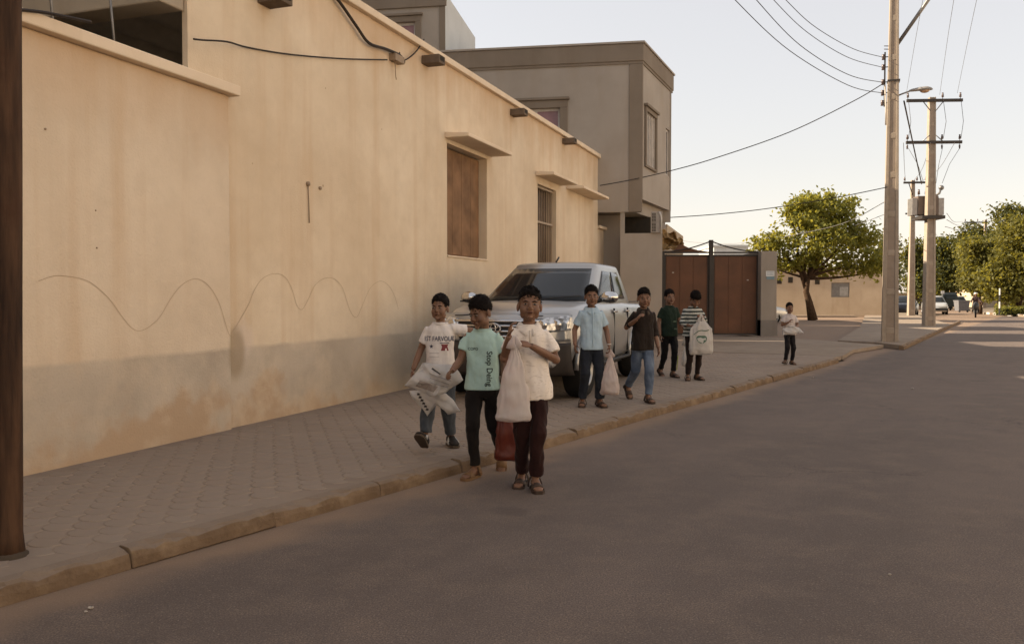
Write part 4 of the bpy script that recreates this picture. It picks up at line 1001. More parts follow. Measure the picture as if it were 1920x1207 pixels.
def wheel(parent, x, y, r_, w_, side):
    M = Matrix.Translation((x, y, r_)) @ Matrix.Rotation(-side * math.pi / 2, 4, 'X')
    wh = MB().lathe([(r_ * .60, -w_ / 2), (r_ * .9, -w_ / 2), (r_ * .98, -w_ * .36), (r_, -w_ * .2), (r_, w_ * .2), (r_ * .98, w_ * .36), (r_ * .9, w_ / 2), (r_ * .62, w_ / 2 - .005), (r_ * .58, w_ * .2)], 28, M).build('wheel', M_TYRE, parent, True)
    m = MB().lathe([(r_ * .61, w_ * .1), (r_ * .615, w_ * .49), (r_ * .56, w_ * .47), (r_ * .53, w_ * .15), (.02, w_ * .12)], 24, M); m.build('rim', M_RIM, wh, True)
    sp_ = MB()
    for k in range(6):
        Q = M @ Matrix.Rotation(k * math.pi / 3, 4, 'Z'); sp_.box(.03, r_ * .56, -r_ * .075, r_ * .075, w_ * .16, w_ * .40, Q)
    for k in range(6): pass
    sp_.lathe([(r_ * .16, w_ * .1), (r_ * .16, w_ * .43), (.01, w_ * .44)], 12, M)
    sp_.build('spokes', M_RIM, wh)
    return wh
def car(name, lab, loc, rz, paint, tab, zb, cab, wheels, wr, fw, cuts=True, grp=None, nst=46):
    """tab: (x, half width, top z, crown); cab: dict of greenhouse numbers"""
    t = thing(name, lab, 'pickup' if name.startswith('pickup') else 'car', loc, rz, grp)
    xs0, xs1 = tab[0][0], tab[-1][0]; lo, hi = min(xs0, xs1), max(xs0, xs1); rings = []
    for i in range(nst + 1):
        x = lo + (hi - lo) * i / nst; w_, zt, cr = interp(tab, x); zbb = zb + .10 * max(0, (abs(x - (lo + hi) / 2) / ((hi - lo) / 2)) - .8) * 5 * .2
        h = zt - zbb
        half = [(0, zbb), (w_ * .86, zbb), (w_ * .955, zbb + h * .10), (w_ * .99, zbb + h * .28), (w_, zbb + h * .52), (w_ * .992, zbb + h * .70), (w_ * .968, zbb + h * .86), (w_ * .925, zbb + h * .95), (w_ * .85, zt), (w_ * .6, zt + cr * .62), (w_ * .3, zt + cr * .92), (0, zt + cr)]
        ring = [Vector((x, y, z)) for y, z in half] + [Vector((x, -y, z)) for y, z in half[-2:0:-1]]
        rings.append(ring)
    body = MB().loft(rings).build('body', paint, t, True)
    if cuts:
        bm = bmesh.new(); bm.from_mesh(body.data); bmesh.ops.recalc_face_normals(bm, faces=bm.faces); bm.to_mesh(body.data); bm.free()
        cs = []
        for (x, y) in wheels:
            s_ = 1 if y > 0 else -1
            c = MB().lathe([(wr * 1.17, -.30), (wr * 1.17, .30)], 28, Matrix.Translation((x, y + s_ * .05, wr)) @ Matrix.Rotation(math.pi / 2, 4, 'X')).build('cutter', None)
            c.parent = t; cs.append(c)
            bm = bmesh.new(); bm.from_mesh(c.data); bmesh.ops.recalc_face_normals(bm, faces=bm.faces); bm.to_mesh(c.data); bm.free()
            md = body.modifiers.new('arch', 'BOOLEAN'); md.object = c; md.operation = 'DIFFERENCE'; md.solver = 'EXACT'
        me = evaluated(body); body.modifiers.clear(); body.data = me
        for c in cs: bpy.data.objects.remove(c)
        mm = body.modifiers.new('es', 'EDGE_SPLIT'); mm.split_angle = R(38)
    # greenhouse
    c = cab; N = 14
    def Rg(v, k):
        xf = c['xf0'] + (c['xf1'] - c['xf0']) * v; xr = c['xr0'] + (c['xr1'] - c['xr0']) * v
        w_ = c['w0'] + (c['w1'] - c['w0']) * (v ** 1.15); z = c['z0'] + (c['z1'] - c['z0']) * v; bow = c.get('bow', .16)
        if k <= 1: u = 2 * k - 1; return Vector((xf - bow * abs(u) ** 2.4, u * w_ * .955, z))
        if k <= 2: u = k - 1; x = xf - bow + (xr + .05 - xf + bow) * u; return Vector((x, w_ * (.955 + .045 * math.sin(math.pi * min(1, u * 1.1 + .02)) ** .5), z + .0))
        if k <= 3: u = 1 - 2 * (k - 2); return Vector((xr + .05 * abs(u) ** 3, u * w_ * .955, z))
        u = 4 - k; x = xf - bow + (xr + .05 - xf + bow) * u; return Vector((x, -w_ * (.955 + .045 * math.sin(math.pi * min(1, u * 1.1 + .02)) ** .5), z))
    ks = [i / N for i in range(4 * N)]; rings = [[Rg(v, k * 1.0 if False else (i / N)) for i, k in enumerate(ks)] for v in [j / 8 for j in range(9)]]
    topc = Vector(((c['xf1'] + c['xr1']) / 2, 0, 0)); rt_ = rings[-1]
    for sc, dz in ((.985, .022), (.95, .042), (.86, .060), (.6, .080), (.25, .090)):
        rings.append([Vector((topc.x + (p.x - topc.x) * sc, p.y * sc, c['z1'] + dz * c.get('rise', 1))) for p in rt_])
    rings.insert(0, [p - Vector((0, 0, .1)) for p in rings[0]])
    MB().loft(rings).build('cab', paint, t, True)
    cen = Vector(((c['xf0'] + c['xr0']) / 2, 0, (c['z0'] + c['z1']) / 2))
    def pane(nm, k0, k1, v0, v1, nu=10, nv=6, skew0=0, skew1=0, off=.007):
        def fn(u, v):
            vv = v0 + (v1 - v0) * v; kk = k0 + (k1 - k0) * u + skew0 * v * (1 - u) + skew1 * v * u
            p = Rg(vv, kk); e = 1e-3; du = Rg(vv, kk + e) - Rg(vv, kk - e); dv = Rg(min(vv + e, 1), kk) - Rg(max(vv - e, 0), kk); n = du.cross(dv).normalized()
            if n.dot(p - cen) < 0: n = -n
            return p + n * off
        o = MB().grid(fn, [i / nu for i in range(nu + 1)], [i / nv for i in range(nv + 1)]).build(nm, M_CGLASS, t, True)
        sm_ = o.modifiers.new('th', 'SOLIDIFY'); sm_.thickness = .006; sm_.offset = -1; return o
    pane('windscreen', .03, .97, .05, .93)
    for s_ in (1, -1):
        g = lambda k: k if s_ > 0 else 5 - k
        for a, b, sk0, sk1 in c['side']:
            pane('side_window', g(a), g(b), .10, .88, 8, 6, sk0 * s_, sk1 * s_)
    pane('rear_window', 2.06, 2.94, .12, .88)
    for (x, y) in wheels: wheel(t, x, y, wr, fw, 1 if y > 0 else -1)
    return t
# ------------------------------------------------ the silver pickup beside the wall
M_SILVER = m_paint('silver_paint', (.38, .378, .375))
fx_ = Vector((-VW.x, -VW.y, 0)); lf_ = Vector((VW.y, -VW.x, 0))
fa = P(1100, 690, 10.95); fa.z = 0                              # outer face of the front wheel nearest the road
org = fa - lf_ * .90 - fx_ * 1.54; org.z = SW
PRZ = math.atan2(fx_.y, fx_.x)
tabp = [(-2.78, .84, 1.12, .0), (-2.70, .88, 1.16, 0), (-1.3, .905, 1.19, .0), (-.9, .905, 1.21, .01), (.9, .905, 1.21, .02), (1.30, .905, 1.20, .045), (1.75, .895, 1.165, .05), (1.98, .86, 1.13, .05), (2.15, .78, 1.09, .05), (2.28, .66, 1.06, .04), (2.36, .54, 1.03, .02)]
pk = car('pickup_truck', 'silver double-cab pickup truck parked tight against the beige wall', org, PRZ, M_SILVER, tabp, .36,
         dict(xf0=1.16, xf1=.20, xr0=-1.62, xr1=-1.46, w0=.81, w1=.64, z0=1.20, z1=1.73, bow=.20, rise=.95, side=((1.10, 1.50, .10, .0), (1.53, 1.90, 0, -.04))), ((1.54, .80), (1.54, -.80), (-1.54, .80), (-1.54, -.80)), .382, .26, True)
def nose(y, z, d=0.0):
    xf = interp([(.33, 2.43), (.42, 2.50), (.55, 2.53), (.70, 2.525), (.80, 2.51), (.98, 2.475), (1.06, 2.42), (1.10, 2.36)], z)[0]
    a = abs(y); x = xf - .07 * (a / .6) ** 2 * (1 if a < .6 else (a / .6) ** .0) - .62 * max(0, a - .60) ** 1.6 * 1.9
    return Vector((x + d, y, z))
def nosepatch(name, poly_fn, us, vs_, d, mat, th=.012, par=None):
    o = MB().grid(lambda u, v: nose(*poly_fn(u, v), d), us, vs_).build(name, mat, par or pk, True)
    s_ = o.modifiers.new('th', 'SOLIDIFY'); s_.thickness = th; s_.offset = 0; return o
lins = lambda n: [i / n for i in range(n + 1)]
nosepatch('front_fascia', lambda u, v: ((2 * u - 1) * (.875 - .03 * v), .745 + .335 * v), lins(28), lins(8), .0, M_SILVER, .03)
M_BUMP = simple('dark_bumper', (.055, .045, .04), .55, .3)  # bumper in a darker tone than the silver fascia
nosepatch('front_bumper', lambda u, v: ((2 * u - 1) * (.895 - .02 * v), .34 + .395 * v), lins(28), lins(8), .004, M_BUMP, .04)
gr = nosepatch('grille', lambda u, v: ((2 * u - 1) * (.56 - .10 * (1 - v)), .76 + .25 * v), lins(14), lins(6), .014, M_BLACKPL)
for z_ in (.80, .86, .925, .985):
    nosepatch('grille_bar', lambda u, v, z_=z_: ((2 * u - 1) * (.555 if z_ > .95 else .49), z_ + .022 * v), lins(14), lins(1), .030, M_CHROME, .016, gr)
for s_ in (1, -1):
    hl = nosepatch('headlight', lambda u, v: (s_ * (.50 + .375 * u), .845 + .035 * u + (.175 + .01 * u) * v), lins(10), lins(6), .016, M_LENS)
    for yy, r_ in ((.59, .062), (.74, .066)):
        p = nose(s_ * yy, .95, .02); MB().ell(p, (.018, r_, r_)).build('lamp_bowl', M_CHROME, hl, True)
    fg = nosepatch('fog_recess', lambda u, v: (s_ * (.60 + .22 * u), .42 + .16 * v), lins(6), lins(4), .014, M_BLACKPL)
    p = nose(s_ * .70, .50, .03); MB().lathe([(.065, 0), (.06, .02), (.01, .03)], 16, Matrix.Translation(p) @ Matrix.Rotation(math.pi / 2, 4, 'Y')).build('fog_lamp', M_LENS, fg, True)
nosepatch('lower_intake', lambda u, v: ((2 * u - 1) * (.50 - .05 * v), .38 + .19 * v), lins(10), lins(4), .014, M_BLACKPL)
p = nose(0, .64, .03); npl = MB().box(p.x, p.x + .012, -.26, .26, .585, .695).build('number_plate', simple('plate_white', (.6, .6, .58), .5), pk)
# oval badge of three ellipses
bx_ = nose(0, .905, .052); bg_ = MB()
def ring(cy, cz, ry, rz, th): bg_.tube([(bx_.x + .004, cy + ry * math.cos(a), cz + rz * math.sin(a)) for a in [2 * math.pi * k / 28 for k in range(29)]], th, 6)
ring(0, .905, .092, .062, .0095); ring(0, .905, .032, .060, .008); ring(0, .932, .064, .026, .008)
o = bg_.build('badge', M_CHROME, gr, True); tag(o, 'chrome oval badge on the grille')
MB().lathe([(.1, 0), (.095, .008), (.01, .01)], 20, Matrix.Translation((bx_.x - .02, 0, .905)) @ Matrix.Rotation(math.pi / 2, 4, 'Y') @ Matrix.Scale(.66, 4, (1, 0, 0))).build('badge_backing', M_BLACKPL, gr, True)
# bonnet shut line, wipers, aerial, mirrors, handles, repeater
MB().tube([(2.40, y, 1.075 - .03 * (abs(y) / .75) ** 2) if abs(y) < .55 else (2.40 - (abs(y) - .55) * 1.3, y, 1.06) for y in [-.84 + 1.68 * k / 24 for k in range(25)]], .006, 5).build('bonnet_gap', M_BLACKPL, pk, True)
for s_, x0 in ((.15, 1.20), (-.5, 1.19)):
    MB().tube([(1.22, s_, 1.245), (1.10, s_ + .3, 1.285), (1.02, s_ + .52, 1.30)], .008, 5).build('wiper', M_BLACKPL, pk, True)
MB().tube([(.10, 0.05, 1.80), (.02, .05, 1.84), (-.03, .05, 1.87)], .014, 6).build('aerial', M_BLACKPL, pk, True)
for s_ in (1, -1):
    mr = MB().tube([(.86, s_ * .82, 1.22), (.84, s_ * .93, 1.245)], .03, 8).build('mirror_arm', M_BLACKPL, pk, True)
    rings = []
    for x, ry, rz2 in ((.93, .03, .02), (.915, .09, .055), (.88, .115, .08), (.82, .12, .085), (.795, .115, .08)):
        rings.append([Vector((x, s_ * 1.03 + ry * math.cos(a), 1.28 + rz2 * math.sin(a))) for a in [2 * math.pi * q / 16 for q in range(16)]])
    mc = MB().loft(rings).build('mirror_cap', M_CHROME, mr, True)
    MB().box(.90, .935, s_ * 1.03 - .10, s_ * 1.03 + .10, 1.215, 1.235).build('mirror_strip', M_BLACKPL, mc)
    for x in (-.05, -.85): MB().box(x - .1, x + .1, s_ * .912 - .012, s_ * .912 + .012, 1.06, 1.088).build('door_handle', M_CHROME, pk, bevel=.006)
    for x in (.98, -.02, -.93): MB().box(x - .004, x + .004, s_ * .895 - .015, s_ * .895 + .0115, .46, 1.12).build('door_gap', M_BLACKPL, pk)
    for x in (1.54, -1.54):
        q = [(x + .462 * math.cos(a), s_ * .895, .382 + .462 * math.sin(a)) for a in [math.pi * k / 16 for k in range(17)]]
        MB().tube(q, .028, 6).build('wheel_arch', M_SILVER, pk, True)
    MB().box(-1.0, 1.0, s_ * .90 - .07, s_ * .90 + .03, .36, .40).build('side_step', M_BLACKPL, pk, bevel=.015)
    p = (1.12, s_ * .905, 1.0); MB().ell(p, (.045, .02, .028)).build('side_repeater', M_CHROME, pk, True)
MB().box(-2.66, -1.64, -.74, .74, 1.195, 1.21).build('bed_cover', M_BLACKPL, pk)
MB().box(-1.2, 1.6, -.75, .75, .28, .37).build('underbody', M_BLACKPL, pk)
# ------------------------------------------------ far cars
tabs = [(-2.1, .70, .86, .02), (-1.95, .80, .93, .02), (-1.2, .84, .95, .02), (.7, .84, .92, .02), (1.3, .83, .88, .03), (1.85, .78, .78, .04), (2.05, .66, .66, .02)]
cabs = dict(xf0=.85, xf1=.15, xr0=-1.75, xr1=-1.15, w0=.76, w1=.58, z0=.91, z1=1.36, bow=.14, rise=.7, side=((1.08, 1.46, .1, 0), (1.50, 1.88, 0, -.06)))
def far_car(lab, px, py, Y, rz, paint):
    p = P(px, py, Y)
    c = car('parked_car', lab, (p.x, Y, 0), rz, paint, tabs, .22, dict(cabs), ((1.3, .72), (1.3, -.72), (-1.25, .72), (-1.25, -.72)), .30, .18, False, 'cars parked along the far street', 20)
    for s_ in (1, -1):
        MB().box(1.9, 2.03, s_ * .62 - .16, s_ * .62 + .12, .60, .72).build('headlight', M_LENS, c, bevel=.02); MB().box(-2.12, -2.0, s_ * .6 - .12, s_ * .6 + .12, .66, .8).build('tail_light', simple('red_lens', (.25, .02, .015), .3), c, bevel=.02)
    MB().box(1.96, 2.10, -.75, .75, .30, .50).build('bumper', M_BLACKPL, c, bevel=.03); MB().box(-2.18, -2.02, -.75, .75, .32, .5).build('bumper', M_BLACKPL, c, bevel=.03)
    return c
M_WCAR = m_paint('white_car_paint', (.62, .61, .58)); M_DCAR = m_paint('dark_car_paint', (.03, .03, .035))
far_car('white hatchback parked beside the transformer pole', 1752, 588, 66, R(-112), M_WCAR)
far_car('white saloon farther down the street behind the waste bin', 1796, 575, 92, R(-112), M_WCAR)
far_car('dark saloon parked between the two nearer concrete poles', 1697, 588, 62, R(-118), M_DCAR)
far_car('white car nose showing past the gate pillar', 1396, 600, 44, R(4), M_WCAR)
# three-wheeler seen from the front
q = P(1780, 580, 84); tw = thing('auto_rickshaw', 'dark three-wheeled van standing beyond the white hatchback', 'van', (q.x, 84, 0), R(-112)); M_TW = simple('dark_green_paint', (.03, .035, .028), .5)
MB().loft([[Vector((x, w_ * a, z)) for a, z in ((-1, .35), (1, .35), (1, zt * .8), (.8, zt), (-.8, zt), (-1, zt * .8))] for x, w_, zt in ((1.2, .45, 1.2), (.9, .62, 1.55), (.3, .68, 1.75), (-1.1, .68, 1.72))]).build('body', M_TW, tw, bevel=.03)
MB().box(.93, 1.02, -.42, .42, 1.05, 1.45).build('windscreen', M_CGLASS, tw)
for x, y in ((1.0, 0), (-.8, .6), (-.8, -.6)): wheel(tw, x, y, .25, .14, 1 if y >= 0 else -1)
# ================================================================== PEOPLE
def m_skin(): 
    t = NT('brown_skin', .55, .35); t.color(t.mix(t.ramp(t.noise(7, 4), .3, .7), (.150, .077, .047), (.195, .106, .067))); t.b.inputs['Subsurface Weight'].default_value = .08; t.b.inputs['Subsurface Radius'].default_value = (.01, .004, .002); return t.m
M_SKIN = m_skin(); M_HAIR = simple('black_hair', (.009, .006, .005), .75, .12, 0, .4, 60, .5, 160)
M_EYEW = simple('eye_white', (.24, .20, .17), .6, .15); M_IRIS = simple('dark_iris', (.012, .008, .006), .5, .2); M_LIP = simple('lips', (.105, .045, .032), .6, .1)
def cloth(name, c, var=.3, scale=9, rough=.85, c2=None):
    t = NT(name, rough, .15); d = c2 or tuple(x * (1 - var) for x in c)
    t.color(t.mix(t.ramp(t.noise(scale, 4), .35, .7), c, d)); t.b.inputs['Sheen Weight'].default_value = .05
    t.bump(t.math('ADD', t.noise(420, 2), t.math('MULTIPLY', t.noise(16, 3), 1.6)), .35, .004); return t.m
def V3(*a): return Vector(a)
def sring(c, hw, hd, n=28, e=.82):
    out = []
    for j in range(n):
        a = 2 * math.pi * j / n; x, y = math.cos(a), math.sin(a)
        out.append(c + Vector((hw * math.copysign(abs(x) ** e, x), hd * math.copysign(abs(y) ** e, y), 0)))
    return out
def remeshed(name, mb, vox, mat, parent, it=3, wr=0.0, seed=0, wscale=13.0):
    me = mb.mesh('tmp'); o = bpy.data.objects.new('tmp', me); COL.objects.link(o)
    md = o.modifiers.new('r', 'REMESH'); md.mode = 'VOXEL'; md.voxel_size = vox; md.adaptivity = 0
    ms = o.modifiers.new('s', 'SMOOTH'); ms.factor = .5; ms.iterations = it
    me2 = evaluated(o); bpy.data.objects.remove(o); bpy.data.meshes.remove(me)
    me2.name = name; me2.materials.clear(); me2.materials.append(mat)
    if wr:
        sv = Vector((seed * 3.1, seed * 1.7, 0)); vn = [v.normal.copy() for v in me2.vertices]
        for v, n in zip(me2.vertices, vn):
            p = v.co; q = Vector((p.x * wscale, p.y * wscale, p.z * wscale * .62 + p.x * 4)) + sv
            a = 1.1 * noise.noise(q) - 1.0 * abs(noise.noise(q * .75 + sv)) + .5 * abs(noise.noise(q * 2.1 + sv)) + .35 * noise.noise(Vector((p.x * 30, p.y * 30, p.z * 9)) + sv)
            v.co = p + Vector((n.x, n.y, n.z * .15)) * (a * wr)
    me2.polygons.foreach_set('use_smooth', [True] * len(me2.polygons)); me2.update()
    return link(name, me2, parent)
def euler(yaw, pitch, roll): return (Matrix.Rotation(yaw, 4, 'Z') @ Matrix.Rotation(-pitch, 4, 'X') @ Matrix.Rotation(roll, 4, 'Y'))
def hand(m, w, d, pn, side, s, curl):
    """w wrist, d pointing direction, pn palm normal, side: unit vector towards the thumb"""
    d = d.normalized(); pn = (pn - d * pn.dot(d)).normalized(); sd_ = d.cross(pn)
    if sd_.dot(side) < 0: sd_ = -sd_
    R3 = Matrix((sd_, d, pn)).transposed().to_4x4()
    m.ell(w + d * .042 * s, (.033 * s, .046 * s, .014 * s), R3, 12, 8)
    for k, (o_, ln) in enumerate(((.0245, .064), (.0085, .072), (-.0075, .068), (-.023, .054))):
        p = w + (d * .072 + sd_ * o_) * s; pts = [p - d * .02 * s, p]; ang = 0
        for q, f_ in enumerate((.44, .32, .24)):
            ang += curl * (.55, .75, .55)[q]; p = p + (d * math.cos(ang) + pn * math.sin(ang) + sd_ * o_ * 1.2) * ln * f_ * s; pts.append(p)
        m.tube(pts, [.0085 * s, .0085 * s, .0078 * s, .0072 * s, .006 * s], 7)
    p = w + (d * .022 + sd_ * .026) * s; pts = [p - sd_ * .012 * s, p]
    for q, (a, ln) in enumerate(((.75, .034), (.45, .028), (.25, .020))):
        p = p + (sd_ * a + d * (1 - a * .6) + pn * (.25 + .35 * curl)).normalized() * ln * s; pts.append(p)
    m.tube(pts, [.010 * s, .010 * s, .009 * s, .0085 * s, .007 * s], 7)
def person(lab, loc, H, rz, pose, wear, vox=.006, seed=1, low=False):
    k = H / 1.45; t = thing('person', lab, 'person', loc, rz, 'boys walking along the street')
    J = {}
    lean = Vector((*pose.get('lean', (0, 0)), 0)) * k; pel = Vector(pose.get('pelvis', (0, 0, 0))) * k
    def sp(x, y, z):                                # point on the trunk, moved with the lean
        q = max(0, (z - .76) / .42); return Vector((x, y, z)) * k + pel + lean * q
    tilt = pose.get('tilt', 0) * k
    sh = {-1: sp(-.116, .005, 1.118) + V3(0, 0, tilt), 1: sp(.116, .005, 1.118) - V3(0, 0, tilt)}
    hip = {-1: sp(-.064, 0, .725), 1: sp(.064, 0, .725)}
    arm = {}; leg = {}
    for s_, nm in ((-1, 'R'), (1, 'L')):
        e, w_ = pose[nm + 'A'][:2]; arm[s_] = (Vector((e[0] * .84, e[1], e[2])) * k, Vector((w_[0] * .90, w_[1], w_[2])) * k)
        an = Vector(pose[nm + 'F'][0]) * k; h = hip[s_]; d = an - h; l1 = l2 = .335 * k; L_ = min(d.length, l1 + l2 - .001); d.normalize(); an = h + d * L_ if (an - h).length > L_ else an
        fwd = Vector(pose.get(nm + 'K', (0, -1, 0))); fwd = (fwd - d * fwd.dot(d)).normalized(); hh = math.sqrt(max(0, l1 * l1 - (L_ / 2) ** 2)); leg[s_] = (h + d * L_ / 2 + fwd * hh, an)
    m = MB()
    tz = ((.67, .080, .060), (.72, .088, .066), (.80, .088, .064), (.88, .086, .060), (.97, .090, .062), (1.06, .095, .062), (1.11, .090, .056), (1.15, .068, .050), (1.185, .048, .046))
    m.loft([sring(sp(0, 0, z), a * k, b * k) for z, a, b in tz])
    hy, hp, hr = [R(a) for a in pose.get('head', (0, 0, 0))]
    nb = sp(0, .008, 1.15); hc = sp(0, .008, 1.15) + Vector((math.sin(hr) * .10, -math.sin(-hp) * -.0 - .018 - .10 * max(0, -math.sin(hp)), 0.174 - .03 * max(0, -math.sin(hp)))) * k
    HM = Matrix.Translation(hc) @ euler(hy, hp, hr) @ Matrix.Scale(1.10, 4)
    def hp_(x, y, z): return HM @ (Vector((x, y, z)) * k)
    m.tube([nb - V3(0, 0, .03) * k, nb + (hp_(0, .02, -.06) - nb) * .5, hp_(0, .015, -.04)], [.052 * k, .044 * k, .044 * k], 12)
    hq = random.Random(seed * 7 + 1); wq, jq, nq = hq.uniform(.94, 1.05), hq.uniform(.88, 1.12), hq.uniform(.85, 1.15)
    E = lambda c, r_: m.ell(hp_(c[0] * wq, c[1], c[2] * (jq if c[2] < -.05 else 1) ** .3), tuple(q * k for q in (r_[0] * (wq if c[2] > -.05 else jq), r_[1], r_[2])), HM.to_3x3().to_4x4(), 16, 11)
    E((0, .012, .035), (.071, .087, .083)); E((0, -.020, -.016), (.060, .062, .080)); E((0, -.032, -.066), (.046, .044, .038)); E((0, -.062, .018), (.047, .017, .012))
    for s_ in (-1, 1):
        E((s_ * .034, -.044, -.034), (.030, .034, .036)); E((s_ * .072, .012, -.012), (.010, .018, .030)); E((s_ * .04, -.02, -.06), (.022, .04, .03))
    m.tube([hp_(0, -.074, .016), hp_(0, -.088, -.010), hp_(0, -.097, -.027)], [.008 * k, .010 * k, .013 * k], 8); E((0, -.086, -.032), (.019, .013, .010)); E((0, -.079, -.056), (.024, .010, .010)); E((0, -.072, -.088), (.018, .014, .012))
    sleeve = wear.get('sleeve', .62)
    for s_ in (-1, 1):
        a, (e, w_) = sh[s_], arm[s_]; mid = (e + w_) / 2
        m.tube([a, a + (e - a) * .5, e, mid, w_], [.038 * k, .037 * k, .033 * k, .031 * k, .022 * k], 12); m.ell(e, (.033 * k,) * 3); m.ell(a, (.040 * k,) * 3)
        pz = pose['RA' if s_ < 0 else 'LA']; hd = Vector(pz[2]) if len(pz) > 2 else (w_ - e); pn = Vector(pz[3]) if len(pz) > 3 else Vector((-s_, 0, 0)); tm = Vector(pz[4]) if len(pz) > 4 else Vector((0, -1, 0))
        hand(m, w_, hd, pn, tm, .92 * k, pose.get('curl', .55) if len(pz) < 6 else pz[5])
        kn, an = leg[s_]; h = hip[s_]
        m.tube([h, h + (kn - h) * .5, kn, kn + (an - kn) * .35, an], [.045 * k, .040 * k, .036 * k, .034 * k, .028 * k], 12)
    shoe = wear.get('shoe', 'sandal')
    FM = {}
    for s_, nm in ((-1, 'R'), (1, 'L')):
        yaw, pit = [R(a) for a in pose[nm + 'F'][1]]; an = leg[s_][1]
        FM[s_] = Matrix.Translation(an) @ euler(yaw, pit, 0)
        if shoe != 'sneaker':
            rings = []
            for y, w_, h_ in ((.045, .022, .045), (.03, .030, .062), (-.02, .030, .07), (-.07, .036, .048), (-.11, .040, .034), (-.145, .034, .024), (-.162, .020, .016)):
                rings.append([FM[s_] @ (Vector((w_ * math.cos(a), y, -.062 + (h_ * (.5 + .5 * math.sin(a))))) * k) for a in [2 * math.pi * q / 12 for q in range(12)]])
            m.loft(rings)
    remeshed('body', m, vox * k / 1.0, M_SKIN, t, 4)
    # hair cap
    hm = MB(); nu, nv = 48, 30; vs = []; rnd = random.Random(seed); hl = wear.get('fringe', .0)
    for i in range(nv + 1):
        th = math.pi * i / nv
        for j in range(nu):
            ph = 2 * math.pi * j / nu; d = Vector((math.sin(th) * math.cos(ph), math.sin(th) * math.sin(ph), math.cos(th)))
            # hairline: high at the forehead (-y), low at the nape
            line = .27 - hl - .16 * max(0, abs(d.x) - .5) * (1 if d.y < .1 else 0) - .80 * (.5 + .5 * d.y) ** .85 + .10 * noise.noise(d * 5 + Vector((seed, 3, 0)))
            mk = max(0, min(1, (d.z - line + .06) / .34)); mk = mk * mk * (3 - 2 * mk); thick = .75 * wear.get('hair', .013) * (.12 + 1.25 * max(0, d.z - .05) + .35 * max(0, -d.y) * max(0, d.z))
            nz = .5 + .5 * noise.noise(d * 7 + Vector((seed, 0, 0))) + .35 * noise.noise(Vector((d.x * 26, d.y * 26, d.z * 9)))
            sc = 1 + (.0025 + thick * (.45 + .9 * nz)) / .085
            sc = .93 + (sc - .93) * mk
            vs.append(HM @ (Vector((0, .012, .034)) * k + Vector((d.x * .072, d.y * .0875, d.z * .0835)) * sc * k))
    fs = [(i * nu + j, (i + 1) * nu + j, (i + 1) * nu + (j + 1) % nu, i * nu + (j + 1) % nu) for i in range(nv) for j in range(nu)]
    hm.add(vs, fs)
    for _ in range(1250 if not low else 60):                       # short tufts break the outline and the hairline
        i = rnd.randint(0, nv - 1); j = rnd.randrange(nu); p = vs[i * nu + j]; c0 = HM @ (Vector((0, .012, .034)) * k); n = (p - c0).normalized()
        th = math.pi * i / nv; ph = 2 * math.pi * j / nu; d = Vector((math.sin(th) * math.cos(ph), math.sin(th) * math.sin(ph), math.cos(th)))
        line = .27 - hl - .80 * (.5 + .5 * d.y) ** .85
        if d.z < line - .02 or rnd.random() > math.sin(th) + .15: continue
        edge = max(0, 1 - (d.z - line) / .35); fw_ = HM.to_3x3() @ Vector((d.x * .3 + rnd.uniform(-.4, .4), -.7 if d.y < .2 else .1, -1.0 if edge > .3 else .45))
        dr = (n * (.55 - .35 * edge) + fw_.normalized() * .75).normalized(); ln_ = rnd.uniform(.009, .019) * (1 + .9 * edge * (d.y < .1)) * k * (wear.get('hair', .013) / .013)
        sd2 = dr.cross(n).normalized() * .0056 * k; b_0 = p - n * .004 * k; up2 = n * .003 * k; tip = b_0 + dr * ln_
        hm.add([b_0 + sd2, b_0 - sd2, b_0 + up2 * 1.6, tip], [(0, 1, 3), (1, 2, 3), (2, 0, 3), (0, 2, 1)])
    hm.build('hair', M_HAIR, t, True)
    if not low:
        for s_ in (-1, 1):
            ey = MB().ell(hp_(s_ * .030, -.0735, .000), (.0125 * k, .008 * k, .0062 * k), HM.to_3x3().to_4x4(), 12, 8).build('eye', M_EYEW, t, True)
            MB().ell(hp_(s_ * .030, -.0795, .000), (.0052 * k, .0035 * k, .0055 * k), HM.to_3x3().to_4x4(), 10, 6).build('iris', M_IRIS, ey, True)
            MB().tube([hp_(s_ * .014, -.0835, .014), hp_(s_ * .030, -.0835, .0195), hp_(s_ * .048, -.071, .015)], [.0032 * k, .0042 * k, .002 * k], 6).build('eyebrow', M_HAIR, t, True)
        MB().ell(hp_(0, -.0895, -.055), (.019 * k, .0035 * k, .0052 * k), HM.to_3x3().to_4x4(), 12, 6).build('mouth', M_LIP, t, True)
    # trousers
    tr = wear['trousers']; m = MB(); lr = [q * .88 for q in wear.get('leg_r', (.086, .074, .060, .055))]
    m.loft([sring(sp(0, 0, z), a * k, b * k) for z, a, b in ((.64, .09, .080), (.68, .120, .092), (.74, .124, .094), (.78, .120, .090))])
    for s_ in (-1, 1):
        h = hip[s_]; kn, an = leg[s_]; end = kn + (an - kn) * wear.get('cuff', .93)
        m.tube([h + V3(0, 0, .04) * k, h + (kn - h) * .5, kn, kn + (an - kn) * .45, end], [lr[0] * k, (lr[0] + lr[1]) / 2 * k, lr[1] * k, lr[2] * k, lr[3] * k], 16)
    remeshed('trousers', m, .0085 * k, tr, t, 2, .012 * k, seed)
    # shirt
    m = MB(); L = wear.get('loose', 1.0); hem = wear.get('hem', .67)
    prof = [(hem, .144 * L, .112 * L), (hem + .012, .146 * L, .113 * L), (.75, .143 * L, .110 * L), (.84, .134 * L, .102 * L), (.95, .131, .096), (1.04, .134, .095), (1.10, .134, .088), (1.14, .116, .074), (1.17, .088, .064), (1.19, .062, .056)]
    m.loft([sring(sp(0, 0, z), a * k, b * k) for z, a, b in prof])
